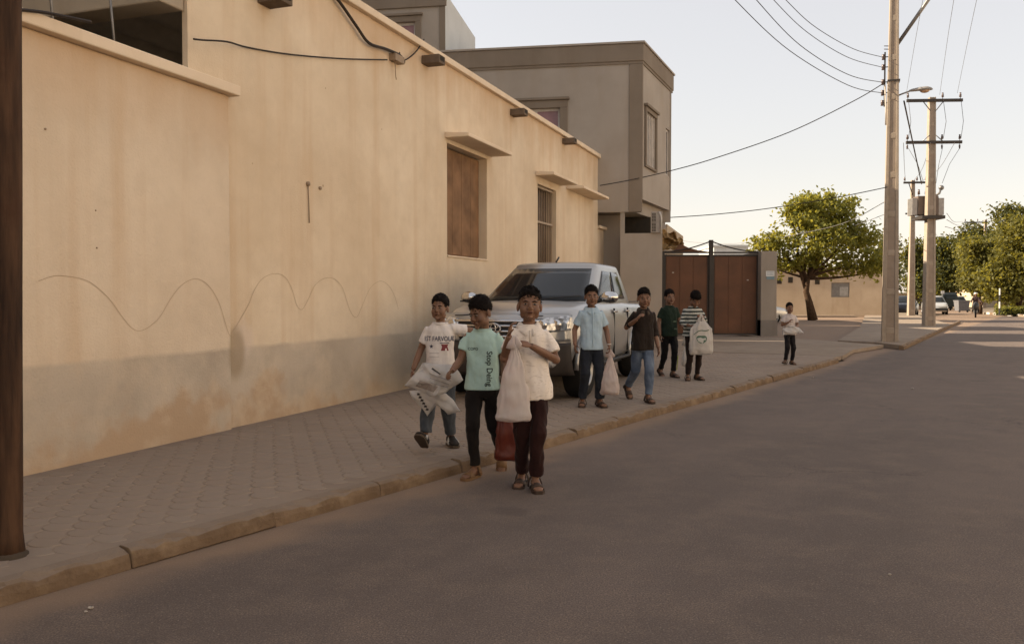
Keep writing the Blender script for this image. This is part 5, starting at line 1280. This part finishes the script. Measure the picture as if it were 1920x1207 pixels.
    for s_ in (-1, 1):
        a, (e, w_) = sh[s_], arm[s_]; inn = sp(s_ * .06, .005, 1.085)
        if sleeve <= 1: pts = [inn, a, a + (e - a) * sleeve * .55, a + (e - a) * sleeve]; rr_ = [.050 * k, .052 * k, .054 * k, .057 * k * wear.get('sl', 1)]
        else: pts = [inn, a, a + (e - a) * .5, e, e + (w_ - e) * (sleeve - 1)]; rr_ = [.050 * k, .052 * k, .050 * k, .046 * k, .040 * k]
        m.tube(pts, rr_, 16)
    sobj = remeshed('shirt', m, .0085 * k, wear['shirt'], t, 3, wear.get('wr', .0115) * k, seed + 7)
    # collar: ring of the same cloth round the neck
    if wear.get('collar'):
        cm = MB(); rings = []
        for u in range(25):
            a = -math.pi / 2 + .22 + (2 * math.pi - .44) * u / 24; x, y = math.cos(a), math.sin(a)
            f_ = max(0, -y)
            b0 = sp(x * .056, y * .054 + .004, 1.212 - .030 * f_); b1 = sp(x * .094, y * .080 - .016 * f_, 1.176 - .058 * f_ - .012 * f_ ** 4); bm0 = (b0 + b1) / 2 + V3(0, 0, .008) * k
            rings.append([b0, bm0, b1])
        cm.loft(rings, False, False); o = cm.build('collar', wear['collar'], t, True); sm_ = o.modifiers.new('th', 'SOLIDIFY'); sm_.thickness = .004
    else:
        MB().tube([sp(math.cos(a) * .070, math.sin(a) * .062, 1.183 - .012 * max(0, -math.sin(a))) for a in [2 * math.pi * q / 28 for q in range(29)]], .0075 * k, 8, None, False).build('neckband', wear['shirt'], t, True)
    # footwear
    for s_ in (-1, 1):
        M = FM[s_]
        def rg(tab, zf):
            out = []
            for y, w_, z0, z1 in tab:
                out.append([M @ (Vector((w_ * math.cos(a), y, z0 + (z1 - z0) * (.5 + .5 * math.sin(a)))) * k) for a in [2 * math.pi * q / 14 for q in range(14)]])
            return out
        if shoe == 'sneaker':
            so_ = MB().loft(rg(((.060, .020, -.062, -.01), (.048, .036, -.066, .025), (.0, .040, -.066, .035), (-.05, .043, -.066, .012), (-.10, .048, -.066, -.012), (-.14, .045, -.064, -.022), (-.170, .026, -.058, -.034)), 0)).build('shoe', wear['shoe_mat'], t, True)
            sl = MB(); tb = ((.062, .024), (.045, .040), (.0, .042), (-.05, .045), (-.10, .051), (-.145, .047), (-.174, .026))
            ring = [M @ (Vector((w_, y, 0)) * k) for y, w_ in tb] + [M @ (Vector((-w_, y, 0)) * k) for y, w_ in reversed(tb)]; up = (M.to_3x3() @ Vector((0, 0, 1))) * k
            sl.loft([[p + up * -.078 for p in ring], [p + up * -.058 for p in ring]]); sl.build('sole', wear['sole_mat'], so_)
            for q in range(3):
                for side in (-1, 1):
                    y = -.045 - .022 * q; MB().tube([M @ (Vector((side * (.034 + .004 * q), y + .008, .006 - .012 * q)) * k), M @ (Vector((side * (.047 + .003 * q), y - .004, -.03)) * k), M @ (Vector((side * .050, y - .014, -.052)) * k)], .0052 * k, 6, .6).build('stripe', wear['stripe_mat'], so_, True)
        else:
            tb = ((.055, .020), (.040, .036), (.0, .038), (-.05, .039), (-.10, .046), (-.145, .043), (-.172, .024))
            ring = [M @ (Vector((w_, y, 0)) * k) for y, w_ in tb] + [M @ (Vector((-w_, y, 0)) * k) for y, w_ in reversed(tb)]; up = (M.to_3x3() @ Vector((0, 0, 1))) * k
            so_ = MB().loft([[p + up * -.078 for p in ring], [p + up * -.056 for p in ring]]).build('sandal', wear['shoe_mat'], t)
            for y0, y1, h_ in ((-.06, -.125, .0), (.0, .035, .018)):
                st = []
                for q in range(9):
                    a = math.pi * q / 8; st.append([M @ (Vector((.045 * math.cos(a), y, -.060 + (.062 - .022 * max(0, -y / .1) + h_) * math.sin(a))) * k) for y in (y0, y1)] )
                mm_ = MB().add([p for r_ in st for p in r_], [(2 * i, 2 * i + 1, 2 * i + 3, 2 * i + 2) for i in range(8)])
                o = mm_.build('strap', wear['shoe_mat'], so_, True); sm_ = o.modifiers.new('th', 'SOLIDIFY'); sm_.thickness = .007; sm_.offset = 1
    return t, sobj, k, sp
def bvh_of(o): return BVHTree.FromPolygons([v.co.copy() for v in o.data.vertices], [tuple(p.vertices) for p in o.data.polygons])
def shirt_print(sobj, t, mb, name, mat, off=.003):
    bm = bmesh.new(); vs = [bm.verts.new(p) for p in mb.v]
    for f_ in mb.f:
        try: bm.faces.new([vs[i] for i in f_])
        except ValueError: pass
    for _ in range(4):
        es = [e for e in bm.edges if e.calc_length() > .014]
        if not es: break
        bmesh.ops.subdivide_edges(bm, edges=es, cuts=1)
    bv = bvh_of(sobj)
    for v in bm.verts:
        hit = bv.ray_cast(Vector((v.co.x, -2, v.co.z)), Vector((0, 1, 0)))
        if hit[0] is not None: v.co.y = hit[0].y - off
        else: v.co.y = -.1
    me = bpy.data.meshes.new(name); bm.to_mesh(me); bm.free(); me.materials.append(mat); return link(name, me, sobj)
def text_mb(body, size, M):
    cu = bpy.data.curves.new('txt', 'FONT'); cu.body = body; cu.size = size; cu.align_x = 'CENTER'; cu.align_y = 'CENTER'; cu.resolution_u = 3; cu.offset = size * .012
    o = bpy.data.objects.new('txt', cu); COL.objects.link(o); me = evaluated(o); bpy.data.objects.remove(o)
    mb = MB(); mb.add([M @ v.co for v in me.vertices], [tuple(p.vertices) for p in me.polygons]); bpy.data.meshes.remove(me); return mb
XZ = Matrix(((1, 0, 0, 0), (0, 0, 1, 0), (0, 1, 0, 0), (0, 0, 0, 1)))      # text plane x,y -> x,z
M_SANDAL_TAN = simple('tan_leather', (.17, .095, .045), .7); M_SANDAL_DK = simple('dark_brown_leather', (.055, .035, .025), .7)
D_ = Vector
gnd = lambda px, py, z: G(px, py, z)
# C: white patterned polo, dark maroon trousers, white bag held up in front
t_ = NT('white_print_polo', .85, .15)
ln = t_.noise(26, 3, .6, t_.mapping((1, 1, 2.6), rot=(0, .5, 0)))
t_.color(t_.mix(t_.ramp(ln, .575, .63, 0, .38), (.70, .64, .585), (.36, .30, .26))); t_.bump(t_.noise(400, 2), .2, .003); M_POLO = t_.m
lc = gnd(992, 912, 0)
pC = person('boy in a white patterned polo shirt and dark maroon trousers, nearest to the camera', lc, 1.47, R(2), dict(
    RA=((-.215, -.05, .935), (-.165, -.165, 1.10), (.10, -.15, .9), (.6, -.2, .2), (0, -.3, 1), .8), LA=((.225, -.045, .925), (.0, -.20, 1.035), (-.9, -.25, .25), (-.2, .6, -.7), (0, -.6, .8), 1.0),
    RF=((-.050, .07, .080), (-14, -4)), LF=((.040, -.08, .078), (6, 0)), head=(0, 8, 2), tilt=.010, pelvis=(.010, 0, -.012), lean=(-.012, 0)), dict(shirt=M_POLO, collar=M_POLO, trousers=cloth('maroon_trousers', (.024, .008, .007)), sleeve=.72, hem=.650, loose=1.10, shoe_mat=M_SANDAL_DK, leg_r=(.084, .070, .060, .058)), .0052, 3)
t, so_, k, sp = pC
MB().tube([sp(.0, -.112, z) for z in (1.15, 1.10, 1.04)], .006 * k, 6, .5).build('placket', cloth('placket_cloth', (.62, .55, .48)), t, True)
# B: mint tee with black lettering
lb = gnd(905, 892, 0)
pB = person('boy in a mint green T-shirt with black sideways lettering and black trousers', lb, 1.40, R(-8), dict(
    RA=((-.205, -.03, .94), (-.235, -.19, .86), (-.3, -.9, -.25), (.6, 0, -.4), (0, -.2, 1), .9), LA=((.205, .03, .92), (.21, -.02, .70), (.05, -.1, -1), (-1, 0, 0), (0, -1, 0), 1.0),
    RF=((-.055, -.06, .078), (-22, 0)), LF=((.115, .26, .15), (5, -52)), head=(-36, -16, -4)), dict(shirt=cloth('mint_tee', (.40, .56, .51), .12), trousers=cloth('black_trousers', (.013, .010, .009)), sleeve=.60, hem=.70, shoe_mat=M_SANDAL_TAN, leg_r=(.082, .066, .056, .050), fringe=.10, hair=.0135), .0052, 5)
t, so_, k, sp = pB; M_INK = simple('black_print', (.012, .014, .014), .8)
shirt_print(so_, t, text_mb('Stop Deing', .062 * k, Matrix.Translation((.070 * k, 0, .875 * k)) @ XZ @ Matrix.Rotation(-math.pi / 2, 4, 'Z')), 'lettering', M_INK)
shirt_print(so_, t, text_mb('COPO', .030 * k, Matrix.Translation((-.062 * k, 0, 1.03 * k)) @ XZ), 'lettering', M_INK)
# A: white tee with print, jeans, striped black sneakers
la = gnd(826, 838, SW)
pA = person('boy in a white printed T-shirt and grey-blue jeans walking beside the wall', la, 1.31, R(-4), dict(
    RA=((-.225, .02, .93), (-.27, -.10, .745), (-.15, -.35, -.9), (1, 0, 0), (0, -1, .2), .9), LA=((.36, .10, 1.10), (.53, .02, 1.06), (1, -.3, -.15), (0, -.3, -1), (0, -1, 0), .5),
    RF=((-.105, -.26, .135), (-10, 38)), LF=((.085, .10, .08), (24, 0)), head=(-12, 2, 0), tilt=-.012), dict(shirt=cloth('white_tee', (.66, .61, .58), .10), trousers=cloth('grey_blue_jeans', (.070, .080, .095), .4, 5), sleeve=.66, hem=.70, shoe='sneaker',
    shoe_mat=simple('black_suede', (.020, .016, .014), .8), sole_mat=simple('brown_rubber_sole', (.085, .06, .042), .85), stripe_mat=simple('white_leather', (.6, .57, .53), .6), cuff=.86, leg_r=(.086, .076, .070, .066), hair=.010), .0055, 8)
t, so_, k, sp = pA; M_NAVY = simple('navy_print', (.05, .05, .09), .8); M_DRED = simple('dark_red_print', (.20, .045, .05), .8); M_GP = simple('grey_print', (.35, .32, .32), .8)
shirt_print(so_, t, text_mb('1ST FARVOUR', .047 * k, Matrix.Translation((.0, 0, 1.035 * k)) @ XZ @ Matrix.Diagonal((1, 1.35, 1, 1))), 'lettering', M_NAVY)
st = MB(); ctr_ = Vector((-.072, 0, .965)) * k
st.add([ctr_ + Vector(((.022 if q % 2 == 0 else .009) * math.sin(math.pi * q / 5), 0, (.022 if q % 2 == 0 else .009) * math.cos(math.pi * q / 5))) * k for q in range(10)], [tuple(range(10))]); shirt_print(so_, t, st, 'star_print', M_NAVY)
shirt_print(so_, t, MB().add([Vector((x, 0, z)) * k for x, z in ((.02, .925), (.092, .925), (.080, .965), (.088, .985), (.022, .985), (.032, .962))], [tuple(range(6))]), 'block_print', M_DRED)
shirt_print(so_, t, MB().add([Vector((x, 0, z)) * k for x, z in ((.01, .992), (.096, .992), (.096, .999), (.01, .999))], [(0, 1, 2, 3)]), 'line_print', M_NAVY)
for z in (.90, .865): shirt_print(so_, t, MB().add([Vector((x, 0, zz)) * k for x, zz in ((-.09, z), (.005, z), (.005, z + .004), (-.09, z + .004))], [(0, 1, 2, 3)]), 'line_print', M_GP)
# D: light blue shirt, navy jeans
ld = gnd(1108, 750, SW); ld = ld * (10.05 / ld.y); ld.z = SW
M_BLUE = cloth('light_blue_shirt', (.36, .47, .56), .10)
pD = person('boy in a light blue button shirt and navy jeans in front of the pickup', ld, 1.415, R(6), dict(
    RA=((-.235, .03, .92), (-.245, -.13, .75), (-.05, -.5, -.85), (1, 0, 0), (0, -1, .2), .7), LA=((.235, .03, .91), (.225, -.09, .735), (.0, -.3, -1), (-1, 0, 0), (0, -1, 0), 1.1),
    RF=((-.105, .0, .078), (-14, 0)), LF=((.100, -.04, .078), (12, 0)), head=(-4, 2, 0)), dict(shirt=M_BLUE, collar=M_BLUE, trousers=cloth('navy_jeans', (.020, .024, .034), .5, 6), sleeve=.70, hem=.685, shoe_mat=M_SANDAL_DK, leg_r=(.086, .072, .064, .062)), .006, 12)
t, so_, k, sp = pD
MB().tube([sp(.0, -.112, z) for z in (1.15, 1.06, .95, .84, .72)], .006 * k, 6, .5).build('placket', M_BLUE, t, True)
MB().tube([Vector((.202 + .026 * math.cos(a), -.082 + .024 * math.sin(a), .752)) * k for a in [2 * math.pi * q / 16 for q in range(17)]], .006 * k, 6).build('wrist_band', simple('white_band', (.6, .58, .56), .6), t, True)
# E: dark shirt and blue jeans, mid stride
le = gnd(1204, 752, SW)
pE = person('boy in a dark brown shirt and faded blue jeans striding on the pavement', le, 1.39, R(16), dict(
    RA=((-.235, .06, .95), (-.16, -.14, 1.06), (.3, -.6, .6), (.8, 0, -.3), (0, 0, 1), .8), LA=((.215, .02, .90), (.20, -.09, .69), (.0, -.3, -1), (-1, 0, 0), (0, -1, 0), .6),
    RF=((-.05, .32, .17), (0, -48)), LF=((.03, -.12, .078), (-4, 0)), head=(-14, -2, 0), lean=(0, -.03)), dict(shirt=cloth('dark_brown_shirt', (.020, .014, .011)), collar=cloth('brown_collar', (.06, .045, .035)), trousers=cloth('blue_jeans', (.065, .088, .135), .5, 7, .85, (.13, .165, .225)), sleeve=1.35, hem=.66, loose=1.06, shoe_mat=M_SANDAL_DK, leg_r=(.088, .074, .064, .058)), .0065, 15)
# F: dark green tee, black trousers with a neon stripe
lf2 = gnd(1254, 706, SW)
pF = person('boy in a dark green T-shirt and black trousers near the gate', lf2, 1.40, R(14), dict(
    RA=((-.215, .02, .91), (-.215, -.07, .70), (0, -.2, -1), (1, 0, 0), (0, -1, 0), .6), LA=((.21, -.02, .92), (.19, -.18, .82), (.1, -.8, -.2), (-1, 0, 0), (0, 0, 1), .8),
    RF=((-.05, .22, .11), (0, -30)), LF=((.035, -.10, .078), (5, 0)), head=(-2, 0, 0)), dict(shirt=cloth('dark_green_tee', (.014, .026, .017)), trousers=cloth('black_track_trousers', (.010, .009, .009)), sleeve=.7, hem=.68, shoe_mat=M_SANDAL_DK, leg_r=(.082, .066, .056, .052), hair=.011), .0068, 18)
t, so_, k, sp = pF
MB().tube([Vector((.118, -.10, .36)) * k, Vector((.098, -.125, .25)) * k, Vector((.082, -.13, .12)) * k], .007 * k, 6, .6).build('neon_stripe', simple('neon_yellow', (.45, .52, .10), .6), t, True)
for x, z in ((.06, .92), (.075, .80)): shirt_print(so_, t, MB().add([Vector((x + a, 0, z + b)) * k for a, b in ((-.03, -.01), (.03, -.005), (.035, .012), (-.02, .018))], [(0, 1, 2, 3)]), 'leaf_print', simple('pale_green_print', (.10, .14, .09), .8))
# G: striped sweater, looking down into a bag
t_ = NT('striped_sweater', .9, .1); x, y, z = t_.sep()
zz = t_.math('ADD', z, t_.math('MULTIPLY', t_.noise(9, 2), .02)); fr_ = t_.math('FRACT', t_.math('MULTIPLY', zz, 18.0))
t_.color(t_.mix(t_.ramp(fr_, .46, .54), (.035, .042, .040), (.42, .43, .40))); M_STRIPE = t_.m
lg = gnd(1297, 712, SW)
pG = person('boy in a black and white striped sweater looking down into a printed bag', lg, 1.39, R(10), dict(
    RA=((-.225, -.03, .93), (-.13, -.19, .88), (.8, -.5, -.1), (0, 0, 1), (0, -.3, 1), .8), LA=((.235, -.06, .965), (.10, -.20, 1.04), (-.8, -.4, .2), (0, .3, -1), (0, -.3, 1), 1.0),
    RF=((-.085, -.04, .078), (-20, 0)), LF=((.105, .02, .078), (14, 0)), head=(4, -42, 0), lean=(0, -.04)), dict(shirt=M_STRIPE, trousers=cloth('dark_brown_trousers', (.022, .013, .011)), sleeve=1.75, hem=.70, loose=1.04, shoe_mat=M_SANDAL_DK, leg_r=(.080, .066, .056, .050), hair=.014), .0068, 21)
# H: small boy farther back
lh = gnd(1479, 683, SW)
pH = person('small boy in a white T-shirt and black trousers standing alone by the gate pillar', lh, 1.17, R(4), dict(
    RA=((-.215, -.03, .93), (-.09, -.18, 1.00), (.5, -.3, .7), (.6, .2, -.6), (0, -.4, 1), .9), LA=((.235, -.02, .92), (.09, -.19, .885), (-.9, -.3, .1), (0, .3, -1), (0, -.3, 1), 1.0),
    RF=((-.105, -.04, .095), (-35, 10)), LF=((.085, .02, .078), (4, 0)), head=(-6, 2, 0)), dict(shirt=cloth('pale_tee', (.50, .44, .42), .12), trousers=cloth('small_black_trousers', (.012, .010, .012)), sleeve=.68, hem=.70, loose=1.05, shoe_mat=M_SANDAL_DK, leg_r=(.080, .068, .058, .054), hair=.010), .0068, 24)

# ================================================================== PLASTIC BAGS
def m_bag(name, c, tint, tr=.5):
    t = NT(name, .38, .4); x, y, z = t.sep()
    col = t.mix(t.ramp(t.noise(7, 3), .42, .68, 0, .55), c, tint); t.color(col)
    tb = t.n('ShaderNodeBsdfTranslucent'); t.l(col, tb.inputs['Color']); mx = t.n('ShaderNodeMixShader'); mx.inputs[0].default_value = tr
    t.bump(t.noise(38, 6, .7, t.mapping((1, 1, .45))), .4, .010)
    t.l(t.b.outputs[0], mx.inputs[1]); t.l(tb.outputs[0], mx.inputs[2]); t.l(mx.outputs[0], t.t.nodes['Material Output'].inputs['Surface']); return t.m
def bag(lab, loc, rz, w_, h, dep, mat, seed, prof=None, lean=(0, 0), handle=.16, hook=None, split=.05):
    """hangs below its origin (the hand): two handle straps, then a pleated sack"""
    t = thing('plastic_bag', lab, 'bag', loc, rz, 'plastic bags carried by the boys'); rnd = random.Random(seed)
    prof = prof or [(0, .15, .22), (.10, .27, .32), (.25, .44, .48), (.45, .66, .68), (.65, .84, .88), (.82, .97, 1.0), (.93, 1.0, .92), (.98, .94, .66), (1.0, .80, .28)]
    n = 72; rings = []; body = h - handle; ph = [rnd.uniform(0, 6.3) for _ in range(6)]
    fine = []
    for i in range(len(prof) - 1):
        for q in range(4): kk = q / 4; fine.append(tuple(a + (b - a) * kk for a, b in zip(prof[i], prof[i + 1])))
    fine.append(prof[-1])
    for f_, a, b in fine:
        ring = []
        for j in range(n):
            th = 2 * math.pi * j / n; c_, s_ = math.cos(th), math.sin(th)
            pl = 1 + (.07 * (1 - f_) + .006) * math.sin(7 * th + ph[0] + f_ * 2) + (.05 * (1 - f_) + .004) * math.sin(13 * th + ph[1] - f_ * 3) + .10 * (1 - .6 * f_) * noise.noise(Vector((c_ * 2.6, s_ * 2.6 + seed, f_ * 1.5)))
            p = Vector((w_ / 2 * a * math.copysign(abs(c_) ** .75, c_) * pl, dep / 2 * b * math.copysign(abs(s_) ** .8, s_) * pl, -handle - body * f_))
            nz = noise.noise_vector(p * 9 + Vector((seed, seed * 2, 0))); p += Vector((nz.x * .014, nz.y * .018, nz.z * .010)) * (.5 + f_)
            nz = noise.noise_vector(p * 24 + Vector((seed, 1, 0))); p += nz * .006; rdg = abs(noise.noise(p * 15 + Vector((seed, 5, 2)))) + .6 * abs(noise.noise(p * 31 + Vector((seed, 9, 2)))); p += Vector((c_, s_, 0)) * (.008 - .022 * rdg) * .4
            ring.append(p + Vector((lean[0] * f_, lean[1] * f_, 0)))
        rings.append(ring)
    MB().loft(rings).build('sack', mat, t, True)
    for s_ in (-1, 1):
        pts = [Vector((s_ * w_ * split * 2.6, s_ * dep * .05, -handle - body * .06)), Vector((s_ * w_ * split * 1.6, 0, -handle * .75)), Vector((s_ * w_ * split, 0, -handle * .35)), Vector((s_ * .008, 0, .0)), Vector((0, 0, .012))]
        MB().tube(pts, [.034, .026, .018, .013, .008], 9, .45).build('handle', mat, t, True)
    return t
M_BAGW = m_bag('white_carrier_bag', (.72, .67, .65), (.62, .49, .47)); M_BAGW2 = m_bag('white_carrier_bag_plain', (.70, .67, .64), (.55, .51, .48)); M_BAGP = m_bag('pinkish_carrier_bag', (.68, .60, .57), (.56, .43, .40))
def hand_at(pr, loc, rz, p): 
    k = pr[2]; p = (p[0] * .9, p[1], p[2]); return Matrix.Translation(loc) @ Matrix.Rotation(rz, 4, 'Z') @ (Vector(p) * k)
# bag of the boy in the polo
b1_ = hand_at(pC, lc, R(2), (-.125, -.235, 1.095))
bag('large white carrier bag held up in front of the white polo', b1_, R(4), .245, .60, .13, M_BAGW, 2, None, (-.01, .03), .05)
# bag of red things in the mint boy's hand
b2b = hand_at(pB, lb, R(-8), (.215, -.06, .66))
M_BAGR = m_bag('clear_bag_red_contents', (.15, .032, .020), (.09, .020, .014), .2)
rb2 = bag('small clear bag of red things hanging behind the large white bag', b2b, R(5), .215, .50, .13, M_BAGR, 4, [(0, .35, .3), (.2, .6, .6), (.45, .8, .8), (.7, .95, .95), (.9, 1.0, 1.0), (.97, .98, .9), (1.0, .9, .6)], (.03, .02), .10)
# bag of the boy in blue
b3 = hand_at(pD, ld, R(6), (.228, -.125, .68))
bag('white carrier bag hanging from the hand of the boy in light blue', b3, R(-8), .235, .52, .16, M_BAGP, 6, None, (.0, .0), .05)
# printed bag of the striped boy
b4 = hand_at(pG, lg, R(10), (.055, -.25, 1.05))
t4 = bag('white bag with a green leaf print held by the boy in stripes', b4, R(6), .36, .60, .13, M_BAGW2, 9, [(0, .30, .5), (.10, .55, .7), (.22, .86, .8), (.4, .94, .9), (.65, 1.0, 1.0), (.85, 1.02, .9), (.95, 1.0, .6), (1.0, .93, .2)], (-.0, .0), .09)
sack = [c for c in t4.children if c.name.startswith('sack')][0]; M_LP = simple('green_leaf_print', (.10, .17, .12), .7)
lp = MB(); lp.add([Vector((.078 * math.cos(a) * (1 - .25 * math.sin(a)) - .01, 0, -.35 + .060 * math.sin(a) + .018 * math.cos(2 * a))) for a in [2 * math.pi * q / 20 for q in range(20)]], [tuple(range(20))]); shirt_print(sack, t4, lp, 'leaf_print', M_LP, .005)
st_ = MB(); q_ = [Vector((-.13 + .24 * u, 0, -.295 + .10 * u + .025 * math.sin(u * 5))) for u in [i / 14 for i in range(15)]]
st_.add([p + Vector((0, 0, .007)) for p in q_] + [p - Vector((0, 0, .007)) for p in q_], [(i, i + 1, 16 + i, 15 + i) for i in range(14)]); shirt_print(sack, t4, st_, 'stem_print', M_LP, .005)
b5 = hand_at(pF, lf2, R(14), (.20, -.24, .70))
bag('small pale bag hanging low between the green and striped boys', b5, R(3), .17, .50, .11, M_BAGW2, 12, None, (.03, 0), .14)
# crumpled, half-open bags: a flat sack with pointed corners and folds
def crumple(lab, pxs, Y, dep, mat, seed):
    pts = [P(x, y, Y) for x, y in pxs]; c = sum(pts, Vector()) / len(pts)
    t = thing('plastic_bag', lab, 'bag', c, 0, 'plastic bags carried by the boys'); q = [p - c for p in pts]
    out = []; n = len(q)
    for i in range(n):
        for u in range(12): out.append(q[i] + (q[(i + 1) % n] - q[i]) * (u / 12))
    m_ = len(out); rg = 14; rings = []
    for side in (-1, 1):
        for r_ in range(rg + 1):
            f_ = (rg - r_) / rg if side > 0 else r_ / rg
            if side > 0 and r_ == 0: continue
            f_ = max(f_, .02); ring = []
            for p in out:
                x, z = p.x * f_, p.z * f_
                y = side * dep * .5 * math.sqrt(max(0, 1 - f_ ** 2.2))
                nv_ = noise.noise_vector(Vector((x * 7, side * 2 + seed, z * 9))); n2 = noise.noise(Vector((x * 11 + z * 16, seed, side))); n3 = noise.noise(Vector((x * 30 - z * 18, seed * 2, side)))
                ring.append(Vector((x + nv_.x * .016, y + (nv_.y * .07 + n2 * .045 + n3 * .014) * (.5 + .5 * f_), z + nv_.z * .016)))
            rings.append(ring)
    o = MB().loft(rings).build('sack', mat, t, True); return t, o
ta_, sa_ = crumple('crumpled white bag with dark lines of print held before the printed T-shirt', [(757, 723), (792, 681), (850, 683), (868, 712), (838, 735), (806, 744), (775, 728)], 6.78, .10, M_BAGW2, 3)
M_BPR = simple('dark_bag_print', (.06, .05, .05), .7)
for q in range(3): shirt_print(sa_, ta_, MB().add([Matrix.Rotation(R(20), 4, 'Y') @ Vector((x, 0, z)) for x, z in ((-.05 + .02 * q, .055 - .032 * q), (.13, .055 - .032 * q), (.13, .061 - .032 * q), (-.05 + .02 * q, .061 - .032 * q))], [(0, 1, 2, 3)]), 'print_line', M_GP, .004)
shirt_print(sa_, ta_, MB().add([Matrix.Rotation(R(18), 4, 'Y') @ Vector((x, 0, z)) for x, z in ((-.12, -.075), (.03, -.075), (.05, -.02), (-.10, -.015))], [(0, 1, 2, 3)]), 'print_block', simple('brown_grey_print', (.33, .28, .25), .7), .004)
shirt_print(sa_, ta_, MB().add([Vector((x, 0, z)) for x, z in ((-.01, .105), (.06, .06), (.065, .068), (.0, .115))], [(0, 1, 2, 3)]), 'print_stroke', M_BPR, .004)
tb2, sb_ = crumple('lower white bag with black print flapping behind the crumpled bag', [(768, 732), (800, 728), (836, 735), (864, 770), (842, 778), (822, 752), (800, 781), (784, 760)], 6.90, .07, M_BAGW2, 7)
for q in range(6):
    c0 = Vector((-.125 + .013 * q, 0, .075 - .026 * q)); shirt_print(sb_, tb2, MB().add([c0 + Vector((a, 0, b)) for a, b in ((-.012, -.008), (.012, -.010), (.014, .006), (-.006, .011))], [(0, 1, 2, 3)]), 'print_mark', M_BPR, .004)
crumple('white bag clutched at the waist of the small boy', [(1466, 616), (1484, 610), (1500, 614), (1506, 623), (1490, 626), (1468, 628)], lh.y - .30, .10, M_BAGW2, 11)

# ================================================================== MOTORCYCLIST FAR DOWN THE STREET
mq = P(1829, 596, 56); MRZ = R(-28)
mc = thing('motorcycle', 'dark motorcycle ridden towards the camera far down the street', 'motorcycle', (mq.x, 56, 0), MRZ); M_MOTO = simple('motorcycle_paint', (.03, .028, .028), .4, .5)
for y in (-.62, .62): MB().lathe([(.20, -.05), (.29, -.045), (.30, 0), (.29, .045), (.20, .05)], 18, Matrix.Translation((0, y, .30)) @ Matrix.Rotation(math.pi / 2, 4, 'Y')).build('wheel', M_TYRE, mc, True)
MB().loft([[Vector((w_ * math.cos(a), y, z + h_ * math.sin(a))) for a in [2 * math.pi * q / 10 for q in range(10)]] for y, w_, h_, z in ((-.35, .08, .10, .78), (-.1, .15, .14, .78), (.2, .13, .10, .74), (.6, .12, .06, .76))]).build('tank', M_MOTO, mc, True)
MB().loft([[Vector((w_ * math.cos(a), y, z + h_ * math.sin(a))) for a in [2 * math.pi * q / 10 for q in range(10)]] for y, w_, h_, z in ((-.75, .12, .2, .72), (-.6, .2, .3, .74), (-.45, .16, .25, .74))]).build('fairing', M_MOTO, mc, True)
MB().box(-.12, .12, -.3, .3, .28, .6).build('engine', M_STEEL_GREY, mc, bevel=.03)
MB().tube([(0, -.62, .3), (0, -.45, .95)], .04, 8).build('fork', M_STEEL_GREY, mc); MB().tube([(-.36, -.36, 1.02), (0, -.45, .96), (.36, -.36, 1.02)], .018, 6).build('handlebar', M_STEEL_DARK, mc)
MB().ell((0, -.68, .82), (.08, .05, .08)).build('headlight', M_LENS, mc, True)
pM = person('rider in dark clothes and a white cap on the far motorcycle', (mq.x + .09, 56.18, .06), 1.62, MRZ, dict(pelvis=(0, .05, .0), lean=(0, -.08),
    RA=((-.25, -.12, .93), (-.27, -.36, .86)), LA=((.25, -.12, .93), (.27, -.36, .86)), RF=((-.16, -.02, .28), (0, 0)), LF=((.16, -.02, .28), (0, 0)), head=(0, 0, 0)), dict(shirt=cloth('rider_jacket', (.05, .03, .03)), trousers=cloth('rider_trousers', (.012, .011, .011)), sleeve=1.7, hem=.66, shoe_mat=M_SANDAL_DK), .012, 30, True)
pM[0]['group'] = 'motorcyclist'
cap = MB().ell((0, -.03, 1.52), (.11, .12, .09)).build('cap', M_WPOST, pM[0], True)
